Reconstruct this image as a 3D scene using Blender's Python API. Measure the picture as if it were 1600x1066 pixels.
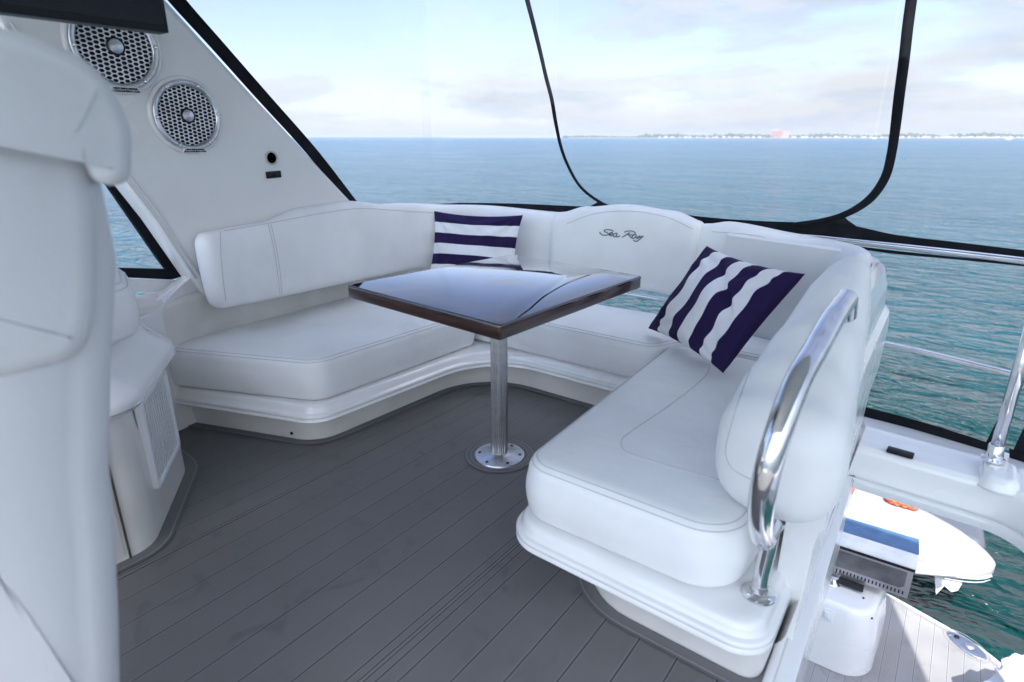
import bpy, bmesh, math, random
from mathutils import Vector, Matrix
from mathutils.bvhtree import BVHTree
from mathutils import noise
random.seed(7)
PI = math.pi; R = math.radians
for o in list(bpy.data.objects): bpy.data.objects.remove(o)
scn = bpy.context.scene
C = scn.collection
# ------------------------------------------------------------------ camera
# world frame: +Y aft, +X towards the right when looking aft, z = 0 the flybridge sole, units metres
FPX = 940.0; CAMH = 1.3; PITCH = math.atan(319/FPX); YAW = R(36.6)
cd = bpy.data.cameras.new('camera'); cam = bpy.data.objects.new('camera', cd); C.objects.link(cam)
cam.location = (0, 0, CAMH); cam.rotation_euler = (PI/2-PITCH, 0, YAW)
cd.sensor_width = 36; cd.lens = FPX/1600*36; cd.clip_start = .02; cd.clip_end = 60000
cd.dof.use_dof = True; cd.dof.focus_distance = 2.9; cd.dof.aperture_fstop = 2.4
scn.camera = cam
# ------------------------------------------------------------------ sky and sun
SUN_EL = R(55); SUN = Vector((.37, -.93)).normalized()
w = bpy.data.worlds.new('World'); scn.world = w; w.use_nodes = True
nt = w.node_tree; nt.nodes.clear()
def N(nt, t, **k):
    n = nt.nodes.new(t)
    for a, b in k.items():
        if a.startswith('i_'): n.inputs[a[2:].replace('_', ' ')].default_value = b
        else: setattr(n, a, b)
    return n
L = lambda nt, a, b: nt.links.new(a, b)
def M_(nt, op, a, b=None, c=None):
    n = N(nt, 'ShaderNodeMath', operation=op)
    for i, v in enumerate((a, b, c)):
        if v is None: continue
        if isinstance(v, (int, float)): n.inputs[i].default_value = v
        else: L(nt, v, n.inputs[i])
    return n.outputs[0]
def mixc(nt, f, a, b, mode='MIX'):
    n = N(nt, 'ShaderNodeMix', data_type='RGBA', blend_type=mode)
    for i, v in ((0, f), (6, a), (7, b)):
        if isinstance(v, (int, float)): n.inputs[i].default_value = v
        elif isinstance(v, tuple): n.inputs[i].default_value = (*v[:3], 1)
        else: L(nt, v, n.inputs[i])
    return n.outputs[2]
def ramp(nt, x, pts):
    n = N(nt, 'ShaderNodeValToRGB'); e = n.color_ramp.elements
    while len(e) < len(pts): e.new(.5)
    for i, (p, c) in enumerate(pts):
        e[i].position = p; e[i].color = (c, c, c, 1) if isinstance(c, (int, float)) else (*c, 1)
    L(nt, x, n.inputs[0]); return n.outputs[0]
out = N(nt, 'ShaderNodeOutputWorld'); bg = N(nt, 'ShaderNodeBackground'); bg.inputs[1].default_value = .15
sky = N(nt, 'ShaderNodeTexSky', sky_type='NISHITA', sun_disc=False, sun_elevation=SUN_EL,
        sun_rotation=math.atan2(SUN.x, SUN.y), air_density=1.0, dust_density=.6, ozone_density=1.5)
tc = N(nt, 'ShaderNodeTexCoord'); sp = N(nt, 'ShaderNodeSeparateXYZ'); L(nt, tc.outputs['Generated'], sp.inputs[0])
zc = M_(nt, 'ADD', M_(nt, 'MAXIMUM', sp.outputs[2], 0), .12)
cb = N(nt, 'ShaderNodeCombineXYZ'); L(nt, M_(nt, 'DIVIDE', sp.outputs[0], zc), cb.inputs[0]); L(nt, M_(nt, 'DIVIDE', sp.outputs[1], zc), cb.inputs[1])
mp = N(nt, 'ShaderNodeMapping'); mp.inputs['Location'].default_value = (3.1, 1.2, 0); mp.inputs['Rotation'].default_value = (0, 0, R(36)); mp.inputs['Scale'].default_value = (.75, 1.1, 1)
L(nt, cb.outputs[0], mp.inputs[0])
n1 = N(nt, 'ShaderNodeTexNoise', i_Scale=.9, i_Detail=9, i_Roughness=.58, i_Distortion=.3); L(nt, mp.outputs[0], n1.inputs[0])
n2 = N(nt, 'ShaderNodeTexNoise', i_Scale=.28, i_Detail=2); L(nt, mp.outputs[0], n2.inputs[0])
# more cloud towards the right (aft), clearer to the left
side = M_(nt, 'MULTIPLY', M_(nt, 'ADD', M_(nt, 'MULTIPLY', sp.outputs[0], .8), M_(nt, 'MULTIPLY', sp.outputs[1], .6)), .10)
cm = M_(nt, 'ADD', M_(nt, 'ADD', n1.outputs[0], M_(nt, 'MULTIPLY', M_(nt, 'SUBTRACT', n2.outputs[0], .5), .5)), side)
mask = M_(nt, 'MULTIPLY', ramp(nt, cm, [(.50, 0.0), (.62, .5), (.76, .9)]), ramp(nt, sp.outputs[2], [(.12, 1.), (.32, .45)]))
n3 = N(nt, 'ShaderNodeTexNoise', i_Scale=2.1, i_Detail=5); L(nt, mp.outputs[0], n3.inputs[0])
cloud = ramp(nt, n3.outputs[0], [(.36, (2.15, 2.42, 2.72)), (.58, (2.55, 2.72, 2.92))])
hz = ramp(nt, sp.outputs[2], [(0, .70), (.07, .42), (.16, .26), (.34, .20), (.7, .08)])
sk = mixc(nt, hz, mixc(nt, 1.0, sky.outputs[0], (.82, .76, .90), 'MULTIPLY'), (2.2, 2.6, 3.02))
# unseen sky around the sun brightened and warmed as fill for the shaded seating
vd = N(nt, 'ShaderNodeVectorMath', operation='DOT_PRODUCT'); L(nt, tc.outputs['Generated'], vd.inputs[0]); vd.inputs[1].default_value = (SUN.x*math.cos(SUN_EL), SUN.y*math.cos(SUN_EL), math.sin(SUN_EL))
glow = M_(nt, 'ADD', 1.0, M_(nt, 'MULTIPLY', M_(nt, 'POWER', M_(nt, 'MAXIMUM', vd.outputs['Value'], 0.0), 2.0), 2.9))
# low cumulus banks, denser to the right
mp2 = N(nt, 'ShaderNodeMapping'); mp2.inputs['Scale'].default_value = (4.2, 4.2, 15); mp2.inputs['Location'].default_value = (.7, 2.3, 0); L(nt, tc.outputs['Generated'], mp2.inputs[0])
n4 = N(nt, 'ShaderNodeTexNoise', i_Scale=1.0, i_Detail=9, i_Roughness=.56, i_Distortion=.15); L(nt, mp2.outputs[0], n4.inputs[0])
mp3 = N(nt, 'ShaderNodeMapping'); mp3.inputs['Scale'].default_value = (4.2, 4.2, 15); mp3.inputs['Location'].default_value = (.7, 2.3, .22); L(nt, tc.outputs['Generated'], mp3.inputs[0])
n5 = N(nt, 'ShaderNodeTexNoise', i_Scale=1.0, i_Detail=9, i_Roughness=.56, i_Distortion=.15); L(nt, mp3.outputs[0], n5.inputs[0])
m4 = ramp(nt, M_(nt, 'ADD', n4.outputs[0], M_(nt, 'MULTIPLY', side, 1.5)), [(.50, 0.), (.57, .55), (.70, .92)])
lit = ramp(nt, M_(nt, 'ADD', .5, M_(nt, 'MULTIPLY', M_(nt, 'SUBTRACT', n4.outputs[0], n5.outputs[0]), 3.2)), [(.35, (2.2, 2.42, 2.76)), (.62, (2.8, 2.83, 2.92))])
allsky = mixc(nt, M_(nt, 'MULTIPLY', m4, ramp(nt, sp.outputs[2], [(.20, 1.), (.36, .35)])), mixc(nt, mask, sk, cloud), lit)
glw = mixc(nt, 1.0, allsky, mixc(nt, M_(nt, 'MULTIPLY', M_(nt, 'SUBTRACT', glow, 1.0), .35), (1, 1, 1), (1.24, 1.13, .76)), 'MULTIPLY')
gv = N(nt, 'ShaderNodeVectorMath', operation='SCALE'); L(nt, glw, gv.inputs[0]); L(nt, glow, gv.inputs[3])
L(nt, gv.outputs[0], bg.inputs[0]); L(nt, bg.outputs[0], out.inputs[0])
sd = bpy.data.lights.new('sun', 'SUN'); sd.energy = 4.0; sd.angle = R(.5); sd.color = (1, .97, .93)
so = bpy.data.objects.new('sun', sd); C.objects.link(so)
sv = Vector((SUN.x*math.cos(SUN_EL), SUN.y*math.cos(SUN_EL), math.sin(SUN_EL)))
so.rotation_euler = sv.to_track_quat('Z', 'Y').to_euler(); so.location = sv*30
vs = scn.view_settings; vs.view_transform = 'Standard'; vs.look = 'None'; vs.gamma = 1; vs.exposure = .98
# ------------------------------------------------------------------ helpers
fw = Vector((-math.sin(YAW)*math.cos(PITCH), math.cos(YAW)*math.cos(PITCH), -math.sin(PITCH)))
rt = Vector((math.cos(YAW), math.sin(YAW), 0)); upv = rt.cross(fw)
CO = Vector((0, 0, CAMH))
def ray(x, y): return fw + rt*((x-800)/FPX) - upv*((y-533)/FPX)
def atz(x, y, z): d = ray(x, y); return CO + d*((z-CAMH)/d.z)
def atX(x, y, X): d = ray(x, y); return CO + d*(X/d.x)
def atY(x, y, Y): d = ray(x, y); return CO + d*(Y/d.y)
def arcY(X, off=0): return 3.13 + off - .085*(X+1.4)**2          # curve of the aft rail
def atArc(x, y, off=0):
    d = ray(x, y); t = 3/d.y
    for _ in range(30): t = arcY(d.x*t, off)/d.y
    return CO + d*t
def tag(o, label=None, cat=None, group=None, kind=None):
    for k, v in (('label', label), ('category', cat), ('group', group), ('kind', kind)):
        if v: o[k] = v
    return o
def thing(name, label, cat, loc=(0, 0, 0), rz=0, group=None):
    o = bpy.data.objects.new(name, None); C.objects.link(o); o.empty_display_size = .1
    o.location = loc; o.rotation_euler = (0, 0, rz); return tag(o, label, cat, group)
def mob(name, bm, mat, parent=None, smooth=True, sharp=None):
    bmesh.ops.recalc_face_normals(bm, faces=bm.faces)
    me = bpy.data.meshes.new(name); bm.to_mesh(me); bm.free()
    me.materials.append(mat)
    if smooth:
        for p in me.polygons: p.use_smooth = True
        if sharp: me.set_sharp_from_angle(angle=R(sharp))
    o = bpy.data.objects.new(name, me); C.objects.link(o)
    if parent:
        o.parent = parent; me.transform(parent_world(parent).inverted())
    return o
def parent_world(p):
    m = Matrix.Translation(p.location) @ p.rotation_euler.to_matrix().to_4x4()
    return (parent_world(p.parent) @ m) if p.parent else m
def resample(pts, sp, closed=True):
    out = []; n = len(pts)
    for i in range(n if closed else n-1):
        a = Vector(pts[i]); b = Vector(pts[(i+1) % n]); k = max(1, int(math.ceil((b-a).length/sp)))
        for j in range(k): out.append(a.lerp(b, j/k))
    if not closed: out.append(Vector(pts[-1]))
    return out
def rounded(cs, closed=True, seg=9, sp=.06):
    """corners (x, y, r) -> list of 2D points with arcs"""
    out = []; n = len(cs)
    for i in range(n):
        x, y, r = cs[i]; p = Vector((x, y))
        if not closed and i in (0, n-1) or r <= 0: out.append(p); continue
        a = Vector(cs[i-1][:2]); b = Vector(cs[(i+1) % n][:2])
        u = (a-p).normalized(); v = (b-p).normalized(); ang = u.angle(v)
        if ang > PI-.02: out.append(p); continue
        d = min(r/math.tan(ang/2), (a-p).length*.49, (b-p).length*.49); rr = d*math.tan(ang/2)
        c = p + (u+v).normalized()*(rr/math.sin(ang/2)); t0 = p+u*d-c; t1 = p+v*d-c
        a0 = math.atan2(t0.y, t0.x); da = math.atan2(t1.y, t1.x)-a0
        while da > PI: da -= 2*PI
        while da < -PI: da += 2*PI
        for k in range(seg+1):
            q = a0+da*k/seg; out.append(c+Vector((math.cos(q), math.sin(q)))*rr)
    return resample(out, sp, closed)
def normals2(P, closed=True):
    n = len(P); res = []
    area = sum(P[i].x*P[(i+1) % n].y-P[(i+1) % n].x*P[i].y for i in range(n)) if closed else 1
    s = 1 if area > 0 else -1
    for i in range(n):
        a = P[i-1] if (closed or i > 0) else P[i]; b = P[(i+1) % n] if (closed or i < n-1) else P[i]
        t = (b-a).normalized(); res.append(Vector((t.y, -t.x))*s)
    return res
def bridge(bm, r0, r1, closed=True):
    n = len(r0)
    for i in range(n if closed else n-1):
        j = (i+1) % n
        try: bm.faces.new((r0[i], r0[j], r1[j], r1[i]))
        except ValueError: pass
def rings(bm, P, prof, cap0=True, cap1=True, crown=None, cen=None):
    """P closed 2D outline, prof list of (inset, z) from bottom to top"""
    nr = normals2(P); rs = []
    for d, z in prof: rs.append([bm.verts.new((p.x-q.x*d, p.y-q.y*d, z)) for p, q in zip(P, nr)])
    for a, b in zip(rs, rs[1:]): bridge(bm, a, b)
    if crown is not None:
        c = Vector(cen) if cen else sum(P, Vector((0, 0)))/len(P); zt = prof[-1][1]; last = rs[-1]; base = [v.co.copy() for v in last]
        for s in (.96, .88, .75, .55, .3, .12):
            rr = [bm.verts.new((c.x+(q.x-c.x)*s, c.y+(q.y-c.y)*s, zt+crown*(1-((s-.0)/1)**4))) for q in base]
            bridge(bm, last, rr); last = rr
        bm.faces.new(last)
    elif cap1: bm.faces.new(rs[-1])
    if cap0: bm.faces.new(list(reversed(rs[0])))
    return rs
def arcprof(r, z0, z1, n=5, bulge=0, rb=None):
    """rounded side profile"""
    rb = r if rb is None else rb; pr = []
    for k in range(n+1): a = PI/2*k/n; pr.append((rb*(1-math.sin(a)), z0+rb*(1-math.cos(a))))
    for k in range(1, 4): t = k/4; pr.append((-bulge*math.sin(PI*t), z0+rb+(z1-r-z0-rb)*t))
    for k in range(n+1): a = PI/2*k/n; pr.append((r*(1-math.cos(a)), z1-r+r*math.sin(a)))
    return pr
def tube(bm, pts, r, seg=10, caps=True, rad=None):
    pts = [Vector(p) for p in pts]; n = len(pts); prev = None; rs = []
    t0 = (pts[1]-pts[0]).normalized(); ref = Vector((0, 0, 1)) if abs(t0.z) < .9 else Vector((1, 0, 0))
    u = t0.cross(ref).normalized()
    for i in range(n):
        t = (pts[min(i+1, n-1)]-pts[max(i-1, 0)]).normalized()
        u = (u-t*u.dot(t)).normalized(); v = t.cross(u); rr = rad[i] if rad else r
        rs.append([bm.verts.new(pts[i]+(u*math.cos(2*PI*k/seg)+v*math.sin(2*PI*k/seg))*rr) for k in range(seg)])
    for a, b in zip(rs, rs[1:]): bridge(bm, a, b)
    if caps: bm.faces.new(rs[-1]); bm.faces.new(list(reversed(rs[0])))
def smooth_path(pts, k=8, closed=False):
    pts = [Vector(p) for p in pts]; n = len(pts); out = []
    for i in range(n if closed else n-1):
        g = lambda j: pts[j % n] if closed else pts[max(0, min(n-1, j))]
        p0, p1, p2, p3 = g(i-1), g(i), g(i+1), g(i+2)
        for j in range(k):
            t = j/k
            out.append(.5*((2*p1)+(p2-p0)*t+(2*p0-5*p1+4*p2-p3)*t*t+(3*p1-p0-3*p2+p3)*t**3))
    if not closed: out.append(pts[-1])
    return out
def bx(bm, x0, x1, y0, y1, z0, z1, bev=0, mat=None):
    g = bmesh.ops.create_cube(bm, size=1); vv = g['verts']
    for v in vv: v.co = Vector(((x0+x1)/2+v.co.x*(x1-x0), (y0+y1)/2+v.co.y*(y1-y0), (z0+z1)/2+v.co.z*(z1-z0)))
    es = set(e for v in vv for e in v.link_edges)
    if bev: r = bmesh.ops.bevel(bm, geom=list(es), offset=bev, segments=3, affect='EDGES', profile=.5); vv = list({v for f in r['faces'] for v in f.verts} | {v for v in vv if v.is_valid})
    if mat: 
        for v in vv: v.co = mat @ v.co
def lathe(bm, prof, M=None, seg=40, cap=True):
    rs = []
    M = M or Matrix.Identity(4)
    for r, z in prof: rs.append([bm.verts.new(M @ Vector((r*math.cos(2*PI*k/seg), r*math.sin(2*PI*k/seg), z))) for k in range(seg)])
    for a, b in zip(rs, rs[1:]): bridge(bm, a, b)
    if cap: bm.faces.new(rs[-1]); bm.faces.new(list(reversed(rs[0])))
def poly(bm, pts): return bm.faces.new([bm.verts.new(p) for p in pts])
def prism(bm, pts, d):
    """polygon of 3D points extruded by vector d"""
    a = [bm.verts.new(p) for p in pts]; b = [bm.verts.new(Vector(p)+Vector(d)) for p in pts]
    bm.faces.new(a); bm.faces.new(list(reversed(b))); bridge(bm, a, b)
def frame(o, n, upd=(0, 0, 1)):
    """matrix whose +Z is n"""
    z = Vector(n).normalized(); x = Vector(upd).cross(z).normalized(); y = z.cross(x)
    m = Matrix((x, y, z)).transposed().to_4x4(); m.translation = o; return m
def on_surf(objs, px, off=.0015):
    """pixel polyline -> points lying on the given built surfaces"""
    dg = []
    for o in objs:
        mw = parent_world(o); vs_ = [mw @ v.co for v in o.data.vertices]; dg.append(BVHTree.FromPolygons(vs_, [tuple(p.vertices) for p in o.data.polygons]))
    res = []
    for x, y in px:
        d = ray(x, y).normalized(); best = None
        for b in dg:
            h = b.ray_cast(CO, d)
            if h[0] is not None and (best is None or h[3] < best[3]): best = h
        if best: n = best[1]; n = n if n.dot(d) < 0 else -n; res.append(best[0]+n*off)
    return res
def sub(px, k=6): return [(p.x, p.y) for p in smooth_path([(a, b, 0) for a, b in px], k)]
# ------------------------------------------------------------------ materials
def mat(name, col, rough=.5, metal=0, coat=0, bump=None, spec=.5, ior=None):
    m = bpy.data.materials.new(name); m.use_nodes = True; nt = m.node_tree; b = nt.nodes['Principled BSDF']
    b.inputs['Base Color'].default_value = (*col, 1); b.inputs['Roughness'].default_value = rough; b.inputs['Metallic'].default_value = metal
    b.inputs['Coat Weight'].default_value = coat; b.inputs['Coat Roughness'].default_value = .06; b.inputs['Specular IOR Level'].default_value = spec
    if bump:
        tc = N(nt, 'ShaderNodeTexCoord'); prev = None
        for sc, st, dist, det in bump:
            nz = N(nt, 'ShaderNodeTexNoise', i_Scale=sc, i_Detail=det); L(nt, tc.outputs['Object'], nz.inputs[0])
            bp = N(nt, 'ShaderNodeBump'); bp.inputs['Strength'].default_value = st; bp.inputs['Distance'].default_value = dist
            L(nt, nz.outputs[0], bp.inputs['Height'])
            if prev: L(nt, prev, bp.inputs['Normal'])
            prev = bp.outputs[0]
        L(nt, prev, b.inputs['Normal'])
    return m
def vary(m, c2, scale=3, lo=.4, hi=.65, det=6, rough2=None):
    nt = m.node_tree; b = nt.nodes['Principled BSDF']; c1 = tuple(b.inputs['Base Color'].default_value)[:3]
    tc = N(nt, 'ShaderNodeTexCoord'); nz = N(nt, 'ShaderNodeTexNoise', i_Scale=scale, i_Detail=det); L(nt, tc.outputs['Object'], nz.inputs[0])
    f = ramp(nt, nz.outputs[0], [(lo, 0.), (hi, 1.)]); L(nt, mixc(nt, f, c1, c2), b.inputs['Base Color'])
    if rough2 is not None:
        r0 = b.inputs['Roughness'].default_value; L(nt, M_(nt, 'ADD', M_(nt, 'MULTIPLY', f, rough2-r0), r0), b.inputs['Roughness'])
    return m
VINYL = vary(mat('white_vinyl', (.82, .825, .82), .42, bump=[(420, .22, .0012, 3), (30, .22, .0022, 3), (7, .40, .012, 2)]), (.755, .76, .755), 3.5, rough2=.55)
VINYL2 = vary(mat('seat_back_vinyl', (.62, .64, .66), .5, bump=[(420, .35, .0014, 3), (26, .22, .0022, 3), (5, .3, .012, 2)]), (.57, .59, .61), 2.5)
def creases(m, st):
    nt = m.node_tree; b = nt.nodes['Principled BSDF']; old = b.inputs['Normal'].links[0].from_socket; tc = N(nt, 'ShaderNodeTexCoord')
    nz = N(nt, 'ShaderNodeTexNoise', i_Scale=4.5, i_Detail=3, i_Distortion=1.6); L(nt, tc.outputs['Object'], nz.inputs[0])
    rg = M_(nt, 'POWER', M_(nt, 'SUBTRACT', 1.0, M_(nt, 'MINIMUM', M_(nt, 'ABSOLUTE', M_(nt, 'MULTIPLY', M_(nt, 'SUBTRACT', nz.outputs[0], .5), 9.0)), 1.0)), 3.0)
    mk = N(nt, 'ShaderNodeTexNoise', i_Scale=2.3, i_Detail=2); L(nt, tc.outputs['Object'], mk.inputs[0])
    bp = N(nt, 'ShaderNodeBump'); bp.inputs['Strength'].default_value = st; bp.inputs['Distance'].default_value = -.004
    L(nt, M_(nt, 'MULTIPLY', rg, ramp(nt, mk.outputs[0], [(.45, 0.), (.65, 1.)])), bp.inputs['Height']); L(nt, old, bp.inputs['Normal']); L(nt, bp.outputs[0], b.inputs['Normal'])
creases(VINYL, .2); creases(VINYL2, .12)
SEAM = mat('seam_thread', (.52, .52, .53), .7)
GEL = vary(mat('white_gelcoat', (.80, .80, .79), .2, coat=.5), (.745, .745, .735), 2, rough2=.3)
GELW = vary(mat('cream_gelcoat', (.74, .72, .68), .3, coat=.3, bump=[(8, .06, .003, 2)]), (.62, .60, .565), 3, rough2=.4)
STEEL = vary(mat('polished_steel', (.72, .72, .73), .07, 1), (.62, .62, .64), 12, rough2=.14)
ALU = vary(mat('satin_aluminium', (.62, .63, .65), .32, 1), (.52, .53, .55), 30, rough2=.42)
DARKM = mat('dark_metal', (.03, .032, .035), .4, .6)
CANVAS = vary(mat('black_canvas', (.008, .009, .012), .8, bump=[(600, .4, .001, 2)], spec=.15), (.014, .015, .02), 8)
BLACK = mat('black_plastic', (.010, .011, .015), .45, spec=.25)
SCREEN = mat('screen_glass', (.006, .010, .020), .2, spec=.25)
RUB = mat('rubber', (.02, .02, .022), .7)
ORANGE = mat('orange_plastic', (.85, .12, .04), .5)
WHITEP = mat('white_plastic', (.75, .76, .77), .35)
def teak(k=1):
    m = mat('grey_synthetic_teak', (.13, .132, .145), .62, spec=.35); nt = m.node_tree; b = nt.nodes['Principled BSDF']
    tc = N(nt, 'ShaderNodeTexCoord'); s = N(nt, 'ShaderNodeSeparateXYZ'); L(nt, tc.outputs['Object'], s.inputs[0])
    x = s.outputs[0]
    f = M_(nt, 'FRACT', M_(nt, 'DIVIDE', M_(nt, 'ADD', x, 1.03+.1075*60), .1075))
    d = M_(nt, 'MULTIPLY', M_(nt, 'MINIMUM', f, M_(nt, 'SUBTRACT', 1.0, f)), .1075)
    for xx in (-1.905, -1.888, -1.004, -.992, -.968): d = M_(nt, 'MINIMUM', d, M_(nt, 'ABSOLUTE', M_(nt, 'SUBTRACT', x, xx)))
    g = M_(nt, 'SMOOTH_MIN', M_(nt, 'DIVIDE', d, .0028), 1.0, .2)                     # 0 in the groove
    sh = M_(nt, 'ABSOLUTE', M_(nt, 'SUBTRACT', d, .0042)); lt = M_(nt, 'LESS_THAN', sh, .0013)
    mp = N(nt, 'ShaderNodeMapping'); mp.inputs['Scale'].default_value = (260, 6, 1); L(nt, tc.outputs['Object'], mp.inputs[0])
    gr = N(nt, 'ShaderNodeTexNoise', i_Scale=1, i_Detail=4); L(nt, mp.outputs[0], gr.inputs[0])
    bl = N(nt, 'ShaderNodeTexNoise', i_Scale=2.2, i_Detail=7, i_Roughness=.6); L(nt, tc.outputs['Object'], bl.inputs[0])
    st = N(nt, 'ShaderNodeTexNoise', i_Scale=6.5, i_Detail=3, i_Distortion=1.2); L(nt, tc.outputs['Object'], st.inputs[0])
    c = mixc(nt, ramp(nt, bl.outputs[0], [(.35, 0.), (.7, 1.)]), (.142, .137, .136), (.176, .170, .168))
    c = mixc(nt, M_(nt, 'MULTIPLY', ramp(nt, st.outputs[0], [(.58, 0.), (.74, 1.)]), .36), c, (.065, .064, .07))
    c = mixc(nt, M_(nt, 'MULTIPLY', gr.outputs[0], .22), c, (.095, .095, .10))
    # planks differ slightly from one another
    wn = N(nt, 'ShaderNodeTexWhiteNoise', noise_dimensions='1D'); L(nt, M_(nt, 'FLOOR', M_(nt, 'DIVIDE', M_(nt, 'ADD', x, 1.03+.1075*60), .1075)), wn.inputs[1])
    c = mixc(nt, M_(nt, 'MULTIPLY', wn.outputs[0], .18), c, (.18, .178, .185))
    if k != 1: c = mixc(nt, 1.0, c, (k, k, k*.98), 'MULTIPLY')                          # platform copy lightened: direct sunlight put into the decking colour
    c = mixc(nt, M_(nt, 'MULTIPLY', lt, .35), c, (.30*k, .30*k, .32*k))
    c = mixc(nt, M_(nt, 'SUBTRACT', 1.0, g), c, (.015, .016, .022)); L(nt, c, b.inputs['Base Color'])
    bp = N(nt, 'ShaderNodeBump'); bp.inputs['Strength'].default_value = .7; bp.inputs['Distance'].default_value = .002; L(nt, g, bp.inputs['Height'])
    b2 = N(nt, 'ShaderNodeBump'); b2.inputs['Strength'].default_value = .25; b2.inputs['Distance'].default_value = .0008; L(nt, gr.outputs[0], b2.inputs['Height']); L(nt, bp.outputs[0], b2.inputs['Normal'])
    L(nt, b2.outputs[0], b.inputs['Normal']); return m
TEAK = teak()
TEAK_SUNLIT = teak(2.0)
TEAKP = mat('grey_deck_margin', (.150, .146, .148), .6, bump=[(300, .2, .0008, 3)])
TEAKL = mat('deck_margin_line', (.26, .26, .28), .6)
def wood():
    m = mat('dark_mahogany', (.07, .022, .018), .28, coat=.6, bump=[(60, .15, .0008, 4)]); nt = m.node_tree; b = nt.nodes['Principled BSDF']
    tc = N(nt, 'ShaderNodeTexCoord'); mp = N(nt, 'ShaderNodeMapping'); mp.inputs['Scale'].default_value = (3, 3, 60); L(nt, tc.outputs['Object'], mp.inputs[0])
    nz = N(nt, 'ShaderNodeTexNoise', i_Scale=2, i_Detail=8, i_Distortion=.8); L(nt, mp.outputs[0], nz.inputs[0])
    L(nt, ramp(nt, nz.outputs[0], [(.3, (.020, .010, .010)), (.5, (.035, .016, .014)), (.7, (.07, .032, .024))]), b.inputs['Base Color']); return m
WOOD = wood()
def tabletop():
    m = mat('lacquered_table_top', (.022, .012, .014), .04, coat=1, spec=.5); nt = m.node_tree; b = nt.nodes['Principled BSDF']
    b.inputs['Coat Roughness'].default_value = .02; b.inputs['Coat IOR'].default_value = 1.6
    b.inputs['IOR'].default_value = 1.5
    tc = N(nt, 'ShaderNodeTexCoord'); nz = N(nt, 'ShaderNodeTexNoise', i_Scale=4, i_Detail=6); L(nt, tc.outputs['Object'], nz.inputs[0])
    L(nt, ramp(nt, nz.outputs[0], [(.4, .03), (.7, .10)]), b.inputs['Roughness']); L(nt, ramp(nt, nz.outputs[0], [(.45, .02), (.62, .06), (.72, .15)]), b.inputs['Coat Roughness'])
    return m
TOP = tabletop()
def stripes(axis):
    m = mat('navy_striped_cloth_'+axis, (.8, .8, .82), .85, bump=[(500, .3, .0008, 2), (11, .8, .02, 4)], spec=.2); nt = m.node_tree; b = nt.nodes['Principled BSDF']
    uv = N(nt, 'ShaderNodeUVMap', uv_map='UVMap'); s = N(nt, 'ShaderNodeSeparateXYZ'); L(nt, uv.outputs[0], s.inputs[0])
    v = s.outputs[0 if axis == 'across' else 1]
    f = M_(nt, 'FRACT', M_(nt, 'MULTIPLY', v, 3.5)); L(nt, mixc(nt, M_(nt, 'LESS_THAN', f, .5), (.80, .80, .82), (.020, .011, .060)), b.inputs['Base Color']); return m
def clear(name, haze, tint=(.97, .98, .99)):
    m = bpy.data.materials.new(name); m.use_nodes = True; nt = m.node_tree; nt.nodes.clear()
    o = N(nt, 'ShaderNodeOutputMaterial'); t = N(nt, 'ShaderNodeBsdfTransparent'); t.inputs[0].default_value = (*tint, 1)
    g = N(nt, 'ShaderNodeBsdfGlossy'); g.inputs['Roughness'].default_value = .05; fr = N(nt, 'ShaderNodeFresnel'); fr.inputs[0].default_value = 1.25
    d = N(nt, 'ShaderNodeBsdfDiffuse'); d.inputs[0].default_value = (.85, .88, .9, 1)
    tc = N(nt, 'ShaderNodeTexCoord'); nz = N(nt, 'ShaderNodeTexNoise', i_Scale=2.5, i_Detail=3, i_Distortion=2); L(nt, tc.outputs['Object'], nz.inputs[0])
    bp = N(nt, 'ShaderNodeBump'); bp.inputs['Strength'].default_value = .3; bp.inputs['Distance'].default_value = .02; L(nt, nz.outputs[0], bp.inputs['Height']); L(nt, bp.outputs[0], g.inputs['Normal'])
    m1 = N(nt, 'ShaderNodeMixShader'); L(nt, M_(nt, 'MULTIPLY', nz.outputs[0], haze*2), m1.inputs[0]); L(nt, t.outputs[0], m1.inputs[1]); L(nt, d.outputs[0], m1.inputs[2])
    m2 = N(nt, 'ShaderNodeMixShader'); L(nt, M_(nt, 'MULTIPLY', fr.outputs[0], .5), m2.inputs[0]); L(nt, m1.outputs[0], m2.inputs[1]); L(nt, g.outputs[0], m2.inputs[2])
    L(nt, m2.outputs[0], o.inputs[0]); return m
PANE = clear('clear_vinyl_window', .01); PANEH = clear('hazy_vinyl_window', .03)
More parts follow.
